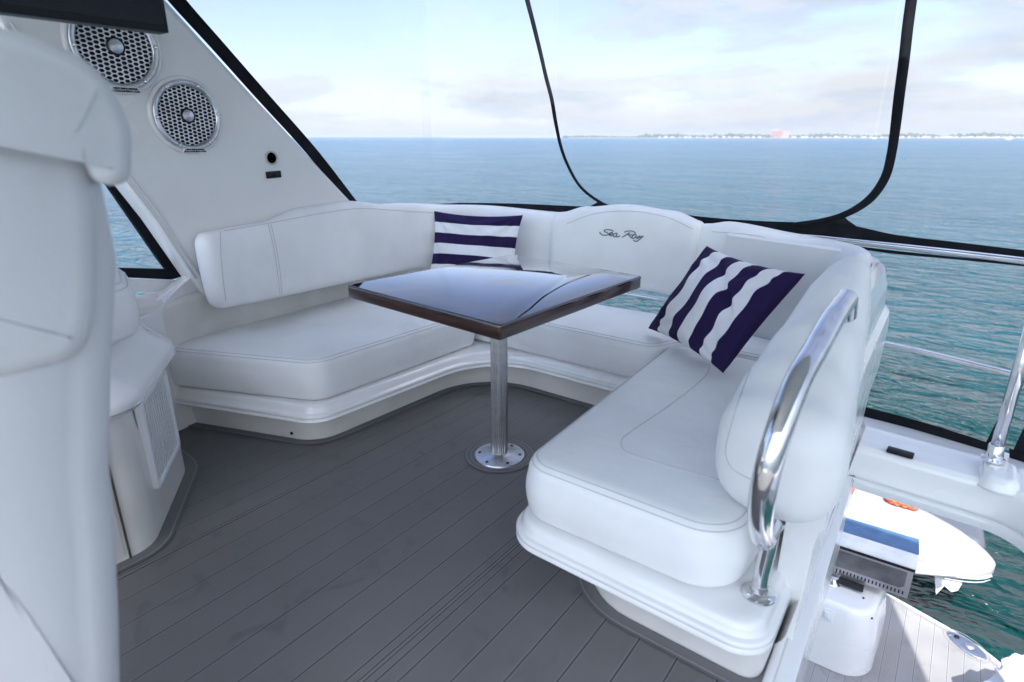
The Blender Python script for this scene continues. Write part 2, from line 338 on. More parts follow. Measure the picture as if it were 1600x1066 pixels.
def water():
    m = mat('sea_water', (.008, .075, .085), .06, spec=.36); nt = m.node_tree; b = nt.nodes['Principled BSDF']; b.inputs['IOR'].default_value = 1.333
    tc = N(nt, 'ShaderNodeTexCoord'); cdn = N(nt, 'ShaderNodeCameraData')
    prev = None
    for sc, stx, dist, det, rot in ((.10, 1.0, .9, 2, 12), (.38, 1.0, .55, 3, 25), (1.1, 1.0, .30, 4, -12), (2.6, 1.0, .11, 4, 30), (8, .8, .024, 3, 15)):
        mp = N(nt, 'ShaderNodeMapping'); mp.inputs['Scale'].default_value = (.6, 1.25, 1); mp.inputs['Rotation'].default_value = (0, 0, R(rot-20)); L(nt, tc.outputs['Object'], mp.inputs[0])
        nz = N(nt, 'ShaderNodeTexNoise', i_Scale=sc, i_Detail=det, i_Distortion=.5, i_Roughness=.55); L(nt, mp.outputs[0], nz.inputs[0])
        h = M_(nt, 'SUBTRACT', 1.0, M_(nt, 'ABSOLUTE', M_(nt, 'MULTIPLY', M_(nt, 'SUBTRACT', nz.outputs[0], .5), 3.0))) if sc in (.38, 1.1) else nz.outputs[0]
        bp = N(nt, 'ShaderNodeBump'); bp.inputs['Strength'].default_value = stx; bp.inputs['Distance'].default_value = dist; L(nt, h, bp.inputs['Height'])
        if prev: L(nt, prev, bp.inputs['Normal'])
        prev = bp.outputs[0]
    L(nt, prev, b.inputs['Normal'])
    ln = N(nt, 'ShaderNodeVectorMath', operation='LENGTH'); L(nt, tc.outputs['Object'], ln.inputs[0])      # bluer base colour with distance stands in for reflected sky; rougher as well
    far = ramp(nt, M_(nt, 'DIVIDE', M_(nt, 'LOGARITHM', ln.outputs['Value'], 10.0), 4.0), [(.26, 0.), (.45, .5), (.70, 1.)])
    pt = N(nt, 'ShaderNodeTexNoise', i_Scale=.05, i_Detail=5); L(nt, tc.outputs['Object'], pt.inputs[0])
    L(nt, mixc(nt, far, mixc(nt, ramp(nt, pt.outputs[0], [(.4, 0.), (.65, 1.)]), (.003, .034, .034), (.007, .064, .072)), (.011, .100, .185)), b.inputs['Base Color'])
    # cat's paws: wind-roughened patches
    mp = N(nt, 'ShaderNodeMapping'); mp.inputs['Scale'].default_value = (.035, .11, 1); mp.inputs['Rotation'].default_value = (0, 0, R(-30)); L(nt, tc.outputs['Object'], mp.inputs[0])
    cp = N(nt, 'ShaderNodeTexNoise', i_Scale=1, i_Detail=6, i_Roughness=.6); L(nt, mp.outputs[0], cp.inputs[0])
    L(nt, M_(nt, 'ADD', .05, M_(nt, 'MULTIPLY', far, M_(nt, 'MULTIPLY', cp.outputs[0], .22))), b.inputs['Roughness'])
    return m
# ------------------------------------------------------------------ sea, shore
WZ = -3.2
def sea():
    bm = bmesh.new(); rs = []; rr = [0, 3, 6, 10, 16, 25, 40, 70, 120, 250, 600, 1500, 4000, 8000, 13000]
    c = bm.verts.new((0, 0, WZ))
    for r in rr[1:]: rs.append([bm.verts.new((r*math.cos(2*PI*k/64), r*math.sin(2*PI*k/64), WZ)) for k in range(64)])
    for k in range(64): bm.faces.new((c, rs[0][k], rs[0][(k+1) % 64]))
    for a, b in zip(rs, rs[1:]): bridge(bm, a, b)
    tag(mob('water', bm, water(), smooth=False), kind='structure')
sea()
GRN = vary(mat('far_trees', (.055, .085, .05), .9), (.10, .13, .085), .05)
SAND = mat('shore_ground', (.35, .33, .28), .9)
def shoredir(x): d = ray(x, 214); d.z = 0; return d.normalized()
def shore():
    SD = 3000
    bm = bmesh.new(); P = []
    for i in range(61):
        x = 700+i*22; d = shoredir(x); r = SD*(1+.35*max(0, (900-x)/300)) - 500*max(0, (x-1300)/800)
        P.append((d*r, d*(r+500)))
    top = []
    for z, k in ((WZ-.5, 0), (WZ+1.5, 0)):
        top.append([bm.verts.new((a.x, a.y, z)) for a, b in P])
    top.append([bm.verts.new((b.x, b.y, WZ+2)) for a, b in P])
    for a, b in zip(top, top[1:]): bridge(bm, a, b, False)
    tag(mob('shore', bm, SAND), kind='structure')
    # tree belt, one mass
    bm = bmesh.new(); rnd = random.Random(3)
    for i in range(1500):
        t = rnd.random(); x = 880+t*1140; d = shoredir(x); r = SD*1.0-500*max(0, (x-1300)/800)+30+rnd.random()*160
        h = 6+rnd.random()*9+3*math.sin(x*.05)+ (4 if rnd.random() < .05 else 0); wd = 8+rnd.random()*16
        if x < 1000: h *= .55
        c = Vector((d.x*r, d.y*r, WZ+1.5)); s = Vector((d.y, -d.x, 0)); M = Matrix.Translation(c+Vector((0, 0, h*.5)))@Matrix.Diagonal((wd*.5, wd*.5, h*.6, 1))
        g = bmesh.ops.create_icosphere(bm, subdivisions=1, radius=1, matrix=M)
        for v in g['verts']: v.co += Vector((rnd.uniform(-1, 1), rnd.uniform(-1, 1), rnd.uniform(-1, 1)*.8))
    tag(mob('tree_belt', bm, GRN, smooth=False), kind='stuff', label='low dark green belt of trees along the far shore', cat='trees')
    # white houses
    wall = mat('house_wall', (.55, .53, .50), .8); roof = mat('house_roof', (.40, .33, .30), .8)
    proto = thing('waterfront_house', 'tiny pale waterfront house among trees on the far shore', 'house', group='pale houses along the far shore')
    bm = bmesh.new(); bx(bm, -9, 9, -6, 6, 0, 6.5); mob('wall', bm, wall, proto, False)
    bm = bmesh.new(); a = [(-10, -7, 6.5), (10, -7, 6.5), (10, 7, 6.5), (-10, 7, 6.5)]; vv = [bm.verts.new(p) for p in a]; t1 = bm.verts.new((-4, 0, 9)); t2 = bm.verts.new((4, 0, 9))
    bm.faces.new(vv[::-1]); bm.faces.new((vv[0], vv[1], t2, t1)); bm.faces.new((vv[2], vv[3], t1, t2)); bm.faces.new((vv[1], vv[2], t2)); bm.faces.new((vv[3], vv[0], t1))
    mob('roof', bm, roof, proto, False)
    first = True
    for i in range(74):
        x = 1030+i*8.3+rnd.uniform(-3, 3)
        if 1195 < x < 1235: continue
        d = shoredir(x); r = SD-500*max(0, (x-1300)/800)+12+rnd.random()*12; az = math.atan2(d.y, d.x)-PI/2+rnd.uniform(-.3, .3)
        if first: o = proto; first = False
        else:
            o = proto.copy(); C.objects.link(o)
            for ch in [c for c in proto.children]: k = ch.copy(); C.objects.link(k); k.parent = o
        o.location = (d.x*r, d.y*r, WZ+1.2); o.rotation_euler = (0, 0, az); s = rnd.uniform(.35, .85); o.scale = (s*rnd.uniform(.8, 1.5), s, s*.9)
    # pink tower block
    d = shoredir(1219); r = SD+40; c = Vector((d.x*r, d.y*r, WZ+1.5)); az = math.atan2(d.y, d.x)-PI/2
    T = thing('apartment_building', 'wide pink high rise block rising above the far shoreline', 'building', c, az)
    M = Matrix.Translation(c)@Matrix.Rotation(az, 4, 'Z')
    pink = mat('pink_render', (.50, .27, .24), .8); gl = mat('dark_windows', (.22, .16, .17), .4)
    bm = bmesh.new(); bx(bm, -40, 10, -10, 10, 0, 30, mat=M); bx(bm, 10, 34, -9, 11, 0, 27, mat=M); mob('wall', bm, pink, T, False)
    for s in range(7):
        bm = bmesh.new(); bx(bm, -38, 8, -10.6, -10.2, 3+s*3.8, 4.6+s*3.8, mat=M); mob('window_band', bm, gl, T, False)
    bm = bmesh.new(); bx(bm, -30, -8, -5, 5, 30.01, 33, mat=M); mob('roof', bm, pink, T, False)
    # sailing boats at anchor near the shore
    bw = mat('boat_white', (.8, .8, .8), .5)
    for i, (x, rr, lb) in enumerate(((1366, 1900, 'tiny white motor boat on the water left of the right window edging'), (1577, 1500, 'tiny white sailing boat with bare mast far off at right edge'))):
        d = shoredir(x); c = Vector((d.x*rr, d.y*rr, WZ)); B = thing('distant_boat', lb, 'boat', c, .4)
        bm = bmesh.new(); M = Matrix.Translation(c)@Matrix.Rotation(.4, 4, 'Z')
        v = [(-6, -1.6), (4, -1.6), (7, 0), (4, 1.6), (-6, 1.6)]
        prism(bm, [M@Vector((a*.85, b*.8, -.2)) for a, b in v], (0, 0, 1.4)); mob('hull', bm, bw, B, False)
        bm = bmesh.new(); bx(bm, -3, 2, -1, 1, 1.2, 2.6 if i else 3.2, mat=M); mob('cabin', bm, bw, B, False)
        if i: bm = bmesh.new(); tube(bm, [M@Vector((1, 0, 2.6)), M@Vector((1, 0, 11))], .12, 6); mob('mast', bm, bw, B)
shore()
# ------------------------------------------------------------------ decks
def deck():
    bm = bmesh.new(); poly(bm, [(-3.0, -2.2, 0), (1.4, -2.2, 0), (1.4, .78, 0), (-.17, .78, 0), (-.17, 2.95, 0), (-3.0, 2.95, 0)])
    tag(mob('deck', bm, TEAK, smooth=False), kind='structure')
    bm = bmesh.new()
    bx(bm, -3.05, -.17, -2.2, 2.98, -.28, -.004)
    bx(bm, -.165, 1.45, -2.2, .78, -.28, -.004); bx(bm, .62, 1.45, .785, 2.6, -.28, -.004)
    tag(mob('deck_moulding', bm, GEL, smooth=False), kind='structure')
deck()
def flat_ring(bm, P, d0, d1, z):
    nr = normals2(P); a = [bm.verts.new((p.x+q.x*d0, p.y+q.y*d0, z)) for p, q in zip(P, nr)]; b = [bm.verts.new((p.x+q.x*d1, p.y+q.y*d1, z)) for p, q in zip(P, nr)]; bridge(bm, a, b)
# ------------------------------------------------------------------ settee
U = [(-2.98, 1.03, .05), (-2.04, 1.36, .13), (-1.965, 2.43, .34), (-.97, 2.43, .2), (-.955, 1.225, .13), (-.172, 1.205, .09), (-.205, 2.86, .3), (-.6, 3.0, .2), (-1.4, 3.06, .5), (-2.98, 2.9, .2)]
Uo = rounded(U)
S = thing('settee', 'U-shaped white upholstered settee wrapped around the table on moulded base', 'settee', (-1.5, 2.9, 0))
bm = bmesh.new()
rings(bm, Uo, [(.12, .150), (.05, .142), (.022, .136), (.006, .132), (.0, .137), (0, .146), (.003, .149), (.003, .152), (0, .155), (0, .164), (.006, .170), (.013, .171), (.016, .174), (.020, .188), (.026, .203), (.036, .209), (.055, .211), (.07, .212)], cap0=False)
mob('base_moulding', bm, GEL, S, sharp=50)
Ti = rounded([(-2.98, 1.115, .05), (-2.13, 1.415, .16), (-2.075, 2.50, .36), (-.78, 2.50, .2), (-.76, 1.30, .22), (-.19, 1.285, .05), (-.20, 2.8, .1), (-1.4, 2.9, .4), (-2.98, 2.85, .1)])
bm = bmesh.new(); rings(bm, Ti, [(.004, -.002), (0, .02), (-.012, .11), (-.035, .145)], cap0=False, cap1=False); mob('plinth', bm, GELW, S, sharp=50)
for px in ((456, 677), (723, 575), (1003, 600)):
    q = on_surf([S.children[-1]], [px], .001)
    if q: bm = bmesh.new(); bmesh.ops.create_icosphere(bm, subdivisions=2, radius=.008, matrix=Matrix.Translation(q[0])); mob('screw', bm, DARKM, S)
toe = Ti
bm = bmesh.new()
flat_ring(bm, toe, .0, .045, .004); mg = mob('deck_margin', bm, TEAKP, smooth=False); tag(mg, kind='structure')
bm = bmesh.new(); flat_ring(bm, toe, .036, .040, .008); tag(mob('deck_margin_line', bm, TEAKL, smooth=False), kind='structure')
def cushion(name, cs, z0, z1, r=.05, bulge=.008, crown=.012, parent=None, m=VINYL, seams=True, rb=.03, sd=.35):
    P = rounded(cs); bm = bmesh.new(); pr = arcprof(r, z0, z1, 6, bulge, rb); rings(bm, P, pr, crown=crown)
    o = mob(name, bm, m, parent); nr = normals2(P)
    if seams:
        for a in (.30, .52) if seams is True else seams:
            q = PI/2*a; d = r*(1-math.cos(q))-.0006; z = z1-r+r*math.sin(q)+.0004
            bm = bmesh.new(); pts = [(p.x-n.x*d, p.y-n.y*d, z) for p, n in zip(P, nr)]; tube(bm, pts+[pts[0]], .0013, 5, False); mob('seam', bm, SEAM, o)
    return o
CL = cushion('seat_cushion', [(-2.86, 1.075, .08), (-2.075, 1.405, .12), (-2.025, 2.42, .06), (-2.86, 2.42, .06)], .212, .402, .045, parent=S, seams=(.5, .72))
CM = cushion('seat_cushion', [(-2.86, 2.45, .05), (-2.02, 2.45, .04), (-1.01, 2.45, .10), (-.965, 2.6, .05), (-.25, 2.60, .06), (-.30, 2.84, .08), (-1.2, 2.99, .15), (-2.86, 2.9, .06)], .212, .402, .045, parent=S, seams=(.5, .72))
CR = cushion('seat_cushion', [(-.925, 1.262, .11), (-.285, 1.262, .13), (-.22, 2.57, .05), (-.99, 2.57, .09)], .212, .402, .05, parent=S, seams=(.45, .68))
CR['label'] = 'right seat cushion with stitched inset panel'
def loft(name, st, m, parent, n=3.2, Mseg=36, e0=.04, e1=.04):
    """st: list of (x, y, nx, ny, t, zb, zt, lean)"""
    bm = bmesh.new(); ang = [2*PI*k/Mseg for k in range(Mseg)]
    sg = lambda v, p: math.copysign(abs(v)**p, v)
    def ring(s, shr=0, along=0, tdir=None):
        x, y, nx, ny, t, zb, zt, lean = s; a = max(.002, t/2-shr); b = max(.002, (zt-zb)/2-shr); out = []
        for q in ang:
            u = sg(math.cos(q), 2/n)*a; v = sg(math.sin(q), 2/n)*b; z = (zb+zt)/2+v; o = t/2+u+lean*(z-zb)
            px = x+nx*o; py = y+ny*o
            if tdir: px += tdir.x*along; py += tdir.y*along
            out.append(bm.verts.new((px, py, z)))
        return out
    rs = []
    d0 = (Vector(st[0][:2])-Vector(st[1][:2])).normalized(); d1 = (Vector(st[-1][:2])-Vector(st[-2][:2])).normalized()
    K = 7
    for k in range(K, 0, -1): q = PI/2*k/K; rs.append(ring(st[0], e0*(1-math.cos(q)), e0*math.sin(q)*.999, d0))
    for s in st: rs.append(ring(s))
    for k in range(1, K+1): q = PI/2*k/K; rs.append(ring(st[-1], e1*(1-math.cos(q)), e1*math.sin(q)*.999, d1))
    for a, b in zip(rs, rs[1:]): bridge(bm, a, b)
    for rr, rev in ((rs[0], True), (rs[-1], False)):
        c = sum((v.co for v in rr), Vector())/len(rr)
        last = rr
        for s in (.7, .35): nr_ = [bm.verts.new(c+(v.co-c)*s) for v in rr]; bridge(bm, last, nr_); last = nr_
        bm.faces.new(last)
    return mob(name, bm, m, parent)
def interp(tab, s):
    if s <= tab[0][0]: return tab[0][1:]
    for a, b in zip(tab, tab[1:]):
        if s <= b[0]:
            t = (s-a[0])/(b[0]-a[0]); t = t*t*(3-2*t); return [u+(v-u)*t for u, v in zip(a[1:], b[1:])]
    return tab[-1][1:]
def stations(path, tab, sp=.045):
    P = resample(path, sp, False); nr = [-q for q in normals2(P, False)]; L_ = [0]; out = []
    for a, b in zip(P, P[1:]): L_.append(L_[-1]+(b-a).length)
    for p, q, s in zip(P, nr, L_): t, zb, zt, ln = interp(tab, s/L_[-1] if False else s); out.append((p.x, p.y, q.x, q.y, t, zb, zt, ln))
    return out
# left long backrest: runs aft then turns the corner. path goes aft so the outward normal is on its left
LP = rounded([(-2.63, 1.37, 0), (-2.67, 2.86, .42), (-1.93, 2.98, 0)], False, 12)
BL = loft('backrest', stations(LP, [(0, .13, .545, .895, .10), (.25, .13, .535, .905, .10), (.55, .14, .53, .955, .10), (.80, .14, .525, .965, .10), (1.1, .13, .52, .925, .10), (1.5, .13, .515, .895, .10), (2.2, .13, .51, .875, .10)]), VINYL, S, e0=.06)
BL['label'] = 'long backrest wrapping the left corner'
MP_ = [Vector((x, arcY(x)-.170)) for x in [-1.885+i*.06 for i in range(13)]+[-1.10]]
BM_ = loft('backrest', stations(MP_, [(0, .15, .50, .885, .06), (.15, .16, .50, .925, .06), (.40, .16, .50, .952, .06), (.65, .16, .50, .935, .06), (.83, .15, .50, .89, .06)]), VINYL, S, e0=.05, e1=.05)
BM_['label'] = 'arched centre backrest with embroidered script lettering'
RP = rounded([(-1.05, 2.975, 0), (-.40, 2.90, .30), (-.385, 1.9, 1.0), (-.412, 1.48, .0)], False, 12)
BR = loft('backrest', stations(RP, [(0, .12, .50, .885, .06), (.12, .13, .48, .905, .06), (.5, .14, .46, .875, .06), (.9, .13, .45, .88, .10), (1.2, .15, .44, .925, .10), (1.38, .17, .44, .945, .10), (1.5, .205, .43, .925, .06), (1.72, .25, .40, .84, .03), (1.86, .285, .385, .775, .0), (2.0, .31, .385, .71, 0)]), VINYL, S, n=2.7, e0=.035, e1=.11)
BR['label'] = 'thick backrest wrapping the right corner, near end rounded'
def seam_px(parent, objs, px, r=.0014, k=6, m=SEAM, name='seam'):
    pts = on_surf(objs, sub(px, k), .0006)
    if len(pts) < 2: return
    bm = bmesh.new(); tube(bm, pts, r, 5, False); return mob(name, bm, m, parent)
seam_px(BL, [BL], [(419, 350), (426, 380), (433, 420), (438, 466)]); seam_px(BL, [BL], [(423, 349), (430, 380), (437, 420), (441, 465)])
seam_px(BL, [BL], [(344, 362), (345, 400), (349, 440), (353, 470)])
seam_px(BL, [BL], [(350, 361), (420, 349), (500, 334), (560, 326), (620, 329), (700, 334)])
seam_px(BM_, [BM_], [(885, 350), (930, 334), (985, 330), (1040, 339), (1082, 358)])
seam_px(BR, [BR], [(1112, 362), (1180, 368), (1240, 385)])
seam_px(BR, [BR], [(1212, 505), (1182, 560), (1160, 610), (1143, 665), (1134, 705), (1146, 733), (1180, 752), (1215, 768)], .0014)
seam_px(CR, [CR], [(1108, 570), (1104, 585), (1075, 612), (1030, 645), (985, 675), (970, 690), (978, 706), (1010, 718), (1080, 738), (1130, 752)], .0016)
# embroidered lettering
LO = lambda pts: [(920+a/16, 340+b/16) for a, b in pts]
strokes = [[(275, 360), (290, 395), (340, 435), (410, 445), (470, 435), (490, 410), (450, 375), (390, 350), (395, 318), (450, 303), (530, 306), (590, 325), (612, 352)],
  [(505, 410), (560, 420), (600, 395), (575, 380), (530, 390), (510, 415), (515, 440), (560, 455), (600, 445)],
  [(705, 390), (660, 400), (615, 430), (615, 470), (650, 485), (690, 450), (715, 395), (690, 460), (720, 487), (785, 452)],
  [(905, 385), (910, 355), (960, 340), (1050, 338), (1130, 355), (1162, 390), (1140, 425), (1080, 435), (1000, 428), (950, 425)],
  [(1030, 375), (960, 415), (880, 470), (840, 492)], [(990, 430), (1030, 470), (1070, 520)],
  [(1190, 430), (1140, 430), (1090, 470), (1085, 515), (1130, 520), (1180, 470), (1195, 435), (1175, 500), (1200, 515)],
  [(1290, 460), (1240, 480), (1200, 510), (1230, 515), (1280, 495), (1360, 468), (1300, 520), (1240, 570), (1180, 598), (1110, 565)]]
bm = bmesh.new()
for s in strokes:
    pts = on_surf([BM_], sub(LO(s), 6), .0004)
    if len(pts) > 1: tube(bm, pts, .0034, 6)
o = mob('lettering', bm, mat('grey_thread', (.16, .18, .22), .6), BM_); o['label'] = 'grey embroidered script lettering reading Sea Ray'
# outer shell behind the right backrest
SP = rounded([(-.20, 1.48, 0), (-.225, 2.78, .30), (-.9, 2.98, 0)], False, 12)
def sweep2(name, path, prof, m, parent, sharp=40, side=1, zfun=None, closed_prof=True):
    P = resample(path, .05, False); nr = [q*side for q in normals2(P, False)]; bm = bmesh.new(); rs = []; acc = 0; prev = P[0]
    for p, q in zip(P, nr):
        acc += (p-prev).length; prev = p; k = zfun(acc) if zfun else 1
        rs.append([bm.verts.new((p.x+q.x*d, p.y+q.y*d, z if z < .3 else .3+(z-.3)*k)) for d, z in prof])
    for a, b in zip(rs, rs[1:]): bridge(bm, a, b, closed_prof)
    if closed_prof: bm.faces.new(rs[0]); bm.faces.new(rs[-1])
    return mob(name, bm, m, parent, sharp=sharp)
kk = lambda s: interp([(0, .45), (.15, .80), (.40, 1.0), (9, 1.0)], s)[0]
sweep2('outer_shell', SP, [(.045, -.02), (.045, .05), (.048, .14), (.052, .30), (.058, .44), (.068, .47), (.070, .64), (.064, .68), (.046, .70), (.040, .78), (.022, .84), (-.0, .86), (-.02, .85), (-.02, -.02)], GEL, S, zfun=kk, sharp=12)
# left coaming panel behind seat
bm = bmesh.new()
CP = rounded([(-2.66, .60, 0), (-2.80, 1.35, .2), (-2.845, 2.3, 0)], False, 6)
rs = [[bm.verts.new((p.x+dx, p.y, z)) for dx, z in ((0, 0), (0, .58), (-.01, .602), (-.03, .61), (-.16, .625))] for p in CP]
for a, b in zip(rs, rs[1:]): bridge(bm, a, b, False)
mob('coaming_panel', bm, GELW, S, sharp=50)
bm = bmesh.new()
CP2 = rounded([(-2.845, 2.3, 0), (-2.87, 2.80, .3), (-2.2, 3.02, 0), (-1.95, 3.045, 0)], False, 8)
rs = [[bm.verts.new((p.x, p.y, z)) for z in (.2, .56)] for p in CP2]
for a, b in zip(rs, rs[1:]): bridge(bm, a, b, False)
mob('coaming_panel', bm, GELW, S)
# ------------------------------------------------------------------ table
TZ = .767
TB = thing('table', 'dark lacquered rectangular table with glossy top on a fluted pedestal', 'table', (-1.41, 1.81, 0))
cs = [atz(541, 445, TZ), atz(781, 508, TZ), atz(1003, 431, TZ), atz(800, 397, TZ)]
# square the four corners up a little
P = rounded([(c.x, c.y, .012) for c in cs], True, 4, .1)
bm = bmesh.new(); rings(bm, P, [(.006, TZ-.052), (0, TZ-.046), (0, TZ-.008)], cap1=False); mob('table_edge', bm, WOOD, TB, sharp=50)
bm = bmesh.new(); rings(bm, P, [(-.0015, TZ-.010), (-.0015, TZ-.004), (.002, TZ-.001), (.006, TZ)]); mob('table_top', bm, TOP, TB, sharp=60)
bm = bmesh.new(); seg = 96; prof = []
rs = []
for z in (.012, .3, .6, TZ-.053):
    rs.append([bm.verts.new((-1.41+(.0335+(.0012 if k % 4 < 2 else -.0008))*math.cos(2*PI*k/seg), 1.81+(.0335+(.0012 if k % 4 < 2 else -.0008))*math.sin(2*PI*k/seg), z)) for k in range(seg)])
for a, b in zip(rs, rs[1:]): bridge(bm, a, b)
mob('pedestal', bm, ALU, TB, sharp=20)
bm = bmesh.new(); lathe(bm, [(.105, TZ-.075), (.105, TZ-.066), (.05, TZ-.056), (.05, TZ-.053)], Matrix.Translation((-1.41, 1.81, 0))); mob('top_bracket', bm, ALU, TB, sharp=40)
bm = bmesh.new(); lathe(bm, [(.110, 0.001), (.110, .004), (.106, .009), (.050, .014), (.042, .02), (.036, .022)], Matrix.Translation((-1.41, 1.81, 0)), 64); fl = mob('base_flange', bm, ALU, TB, sharp=40)
for k in range(6):
    a = PI/6+k*PI/3; bm = bmesh.new(); lathe(bm, [(.0065, .010), (.0065, .0125), (.004, .0118)], Matrix.Translation((-1.41+.087*math.cos(a), 1.81+.087*math.sin(a), 0)), 14); mob('screw', bm, DARKM, fl)
circ = lambda x, y, r, n=64: [Vector((x+r*math.cos(2*PI*k/n), y+r*math.sin(2*PI*k/n))) for k in range(n)]
bm = bmesh.new(); flat_ring(bm, circ(-1.41, 1.81, .11), 0, .035, .0042); tag(mob('deck_margin', bm, TEAKP, smooth=False), kind='structure')
bm = bmesh.new(); flat_ring(bm, circ(-1.41, 1.81, .11), .012, .0145, .0082); flat_ring(bm, circ(-1.41, 1.81, .11), .032, .035, .0082); tag(mob('deck_margin_line', bm, TEAKL, smooth=False), kind='structure')
# ------------------------------------------------------------------ pillows
def pillow(name, label, o, ux, uy, T, axis, seed, group):
    """o centre, ux/uy half edge vectors"""
    ux = Vector(ux); uy = Vector(uy); n = ux.cross(uy).normalized(); K = 64; rnd = random.Random(seed)
    root = thing(name, label, 'pillow', o, 0, group); bm = bmesh.new(); uvl = bm.loops.layers.uv.new('UVMap'); grids = []
    ph = [rnd.uniform(0, 6) for _ in range(8)]
    for side in (1, -1):
        g = []
        for j in range(K+1):
            row = []
            for i in range(K+1):
                u = -1+2*i/K; v = -1+2*j/K
                pin = .09*(1-abs(u)**1.5*0)*0
                # edges draw in between the corners
                uu = u*(1-.085*(1-v*v)); vv = v*(1-.085*(1-u*u))
                h = T*((1-u*u)*(1-v*v))**.42
                ed = (1-abs(u))*(1-abs(v))
                wr = .010*math.sin(5*u+3*v+ph[0])*math.sin(4*v-2*u+ph[1])+.006*math.sin(11*(u-v)+ph[2])*abs(u*v)
                nv_ = noise.noise(Vector((u*1.6+seed, v*1.6, side*.4)))*.012
                cr = 0
                for cu, cv in ((1, 1), (1, -1), (-1, 1), (-1, -1)):
                    du, dv_ = cu-u, cv-v; rr_ = math.hypot(du, dv_); aa = math.atan2(dv_*cv, du*cu)
                    cr += math.exp(-(rr_/.8)**2)*math.sin(aa*13+ph[3])*.011*min(1, rr_*3)
                fold = -.034*math.exp(-((u*.8+v*.6-.35+.12*math.sin(3*v+ph[4]))/.07)**2)*(1 if seed == 5 else .25)*max(0, 1-abs(v*.8-u*.6)*1.1)
                p = Vector(o)+ux*uu+uy*vv+n*(side*h + (wr+nv_+cr+fold)*(1 if side > 0 else .3)*min(1, ed*9))
                row.append(bm.verts.new(p))
            g.append(row)
        grids.append(g)
        for j in range(K):
            for i in range(K):
                f = bm.faces.new((g[j][i], g[j][i+1], g[j+1][i+1], g[j+1][i]))
                for l, (a, b) in zip(f.loops, ((i, j), (i+1, j), (i+1, j+1), (i, j+1))): l[uvl].uv = (a/K-.2*(a/K)*(1-a/K), b/K)
    bmesh.ops.remove_doubles(bm, verts=bm.verts, dist=.0006)
    c = mob('cover', bm, stripes(axis), root)
    # seam welt
    pts = []
    for t in range(160):
        a = t/40; s = int(a); f = -1+2*(a-s)
        u, v = ((f, -1), (1, f), (-f, 1), (-1, -f))[s]
        pts.append(Vector(o)+ux*u*(1-.085*(1-v*v))+uy*v*(1-.085*(1-u*u)))
    return root
def quadpillow(name, label, BLc, BRc, TRc, TLc, T, axis, seed, group):
    c = (BLc+BRc+TRc+TLc)/4; ux = ((BRc-BLc)+(TRc-TLc))/4; uy = ((TLc-BLc)+(TRc-BRc))/4
    return pillow(name, label, c, ux, uy, T, axis, seed, group)
PB = atY(684, 408, 2.80); 
quadpillow('pillow', 'square pillow with level navy and white stripes leaning behind the table', Vector((-2.60, 2.60, .43)), Vector((-2.03, 2.76, .43)), atY(816, 336, 2.86), atY(680, 330, 2.76), .055, 'down', 3, 'navy and white striped pillows')
quadpillow('pillow', 'navy and white striped pillow tilted in the right corner of the settee', atz(994, 520, .43), atz(1150, 574, .445), atX(1238, 436, -.43), atX(1122, 379, -.86), .075, 'across', 5, 'navy and white striped pillows')
# ------------------------------------------------------------------ grab rail at right backrest
G = thing('grab_rail', 'polished steel grab rail curving down the near end of the right backrest', 'handrail', (-.24, 1.38, .2))
XR = -.215
path = [atX(1321, 470, -.20), atX(1300, 500, -.203), atX(1275, 545, -.206), atX(1248, 592, -.21), atX(1225, 650, -.214), atX(1206, 710, -.218), atX(1193, 765, -.222), atX(1188, 812, -.226), atX(1192, 840, -.228)]
bm = bmesh.new(); sp_ = smooth_path([path[0]+Vector((.0, .05, -.05)), path[0]+Vector((0, .018, -.004))]+path+[path[-1]+Vector((0, .03, -.012)), path[-1]+Vector((0, .07, .0))], 8); tube(bm, sp_, .0262, 24); mob('rail', bm, STEEL, G)
bm = bmesh.new(); fb = Vector((-.235, 1.355, .214)); j = atX(1205, 835, -.228); tube(bm, smooth_path([fb, fb+Vector((0, 0, .06)), fb.lerp(j, .6)+Vector((0, .0, .01)), j], 8), .0185, 18); mob('post', bm, STEEL, G)
bm = bmesh.new(); tube(bm, smooth_path([j+Vector((0, .005, -.01)), atX(1232, 812, -.23), atX(1262, 800, -.235)], 6), .010, 12); mob('bracket', bm, STEEL, G)
bm = bmesh.new(); lathe(bm, [(.042, 0), (.042, .004), (.036, .009), (.022, .012), (.019, .03)], Matrix.Translation(fb+Vector((0, 0, -.002)))); f_ = mob('flange', bm, STEEL, G, sharp=40)
for a in (-2.2, -.4, 1.6): bm = bmesh.new(); lathe(bm, [(.006, .005), (.006, .011), (.003, .013)], Matrix.Translation(fb+Vector((.031*math.cos(a), .031*math.sin(a), -.002))), 12); mob('screw', bm, STEEL, f_)
# ------------------------------------------------------------------ stair opening moulding and bulwark
B = thing('stair_surround', 'white moulded bulwark and lip around the stair opening at right', 'bulwark', (.1, 2.6, 0))
BP = rounded([(-.50, 2.51, 0), (.40, 2.46, .17), (.44, .80, 0)], False, 14)
pr = [(0, -.03), (0, -.005), (-.004, .008), (-.012, .012), (-.020, .008), (-.024, .0), (-.030, -.002), (-.036, .004), (-.041, .012), (-.046, .10), (-.050, .118), (-.060, .128), (-.075, .131), (-.17, .124), (-.22, .126), (-.25, .128), (-.30, .118), (-.36, .112), (-.44, .10)]
sweep2('bulwark', BP, pr, GEL, B, sharp=60, closed_prof=False, side=-1) if False else None
P = resample(BP, .05, False); nr = normals2(P, False); bm = bmesh.new(); rs = []
for p, q in zip(P, nr):
    out_ = -q; out_ = q if (p+q*.1).y > p.y or (p+q*.1).x > p.x else -q
    rs.append([bm.verts.new((p.x-out_.x*d, p.y-out_.y*d, z)) for d, z in pr])
for a, b in zip(rs, rs[1:]): bridge(bm, a, b, False)
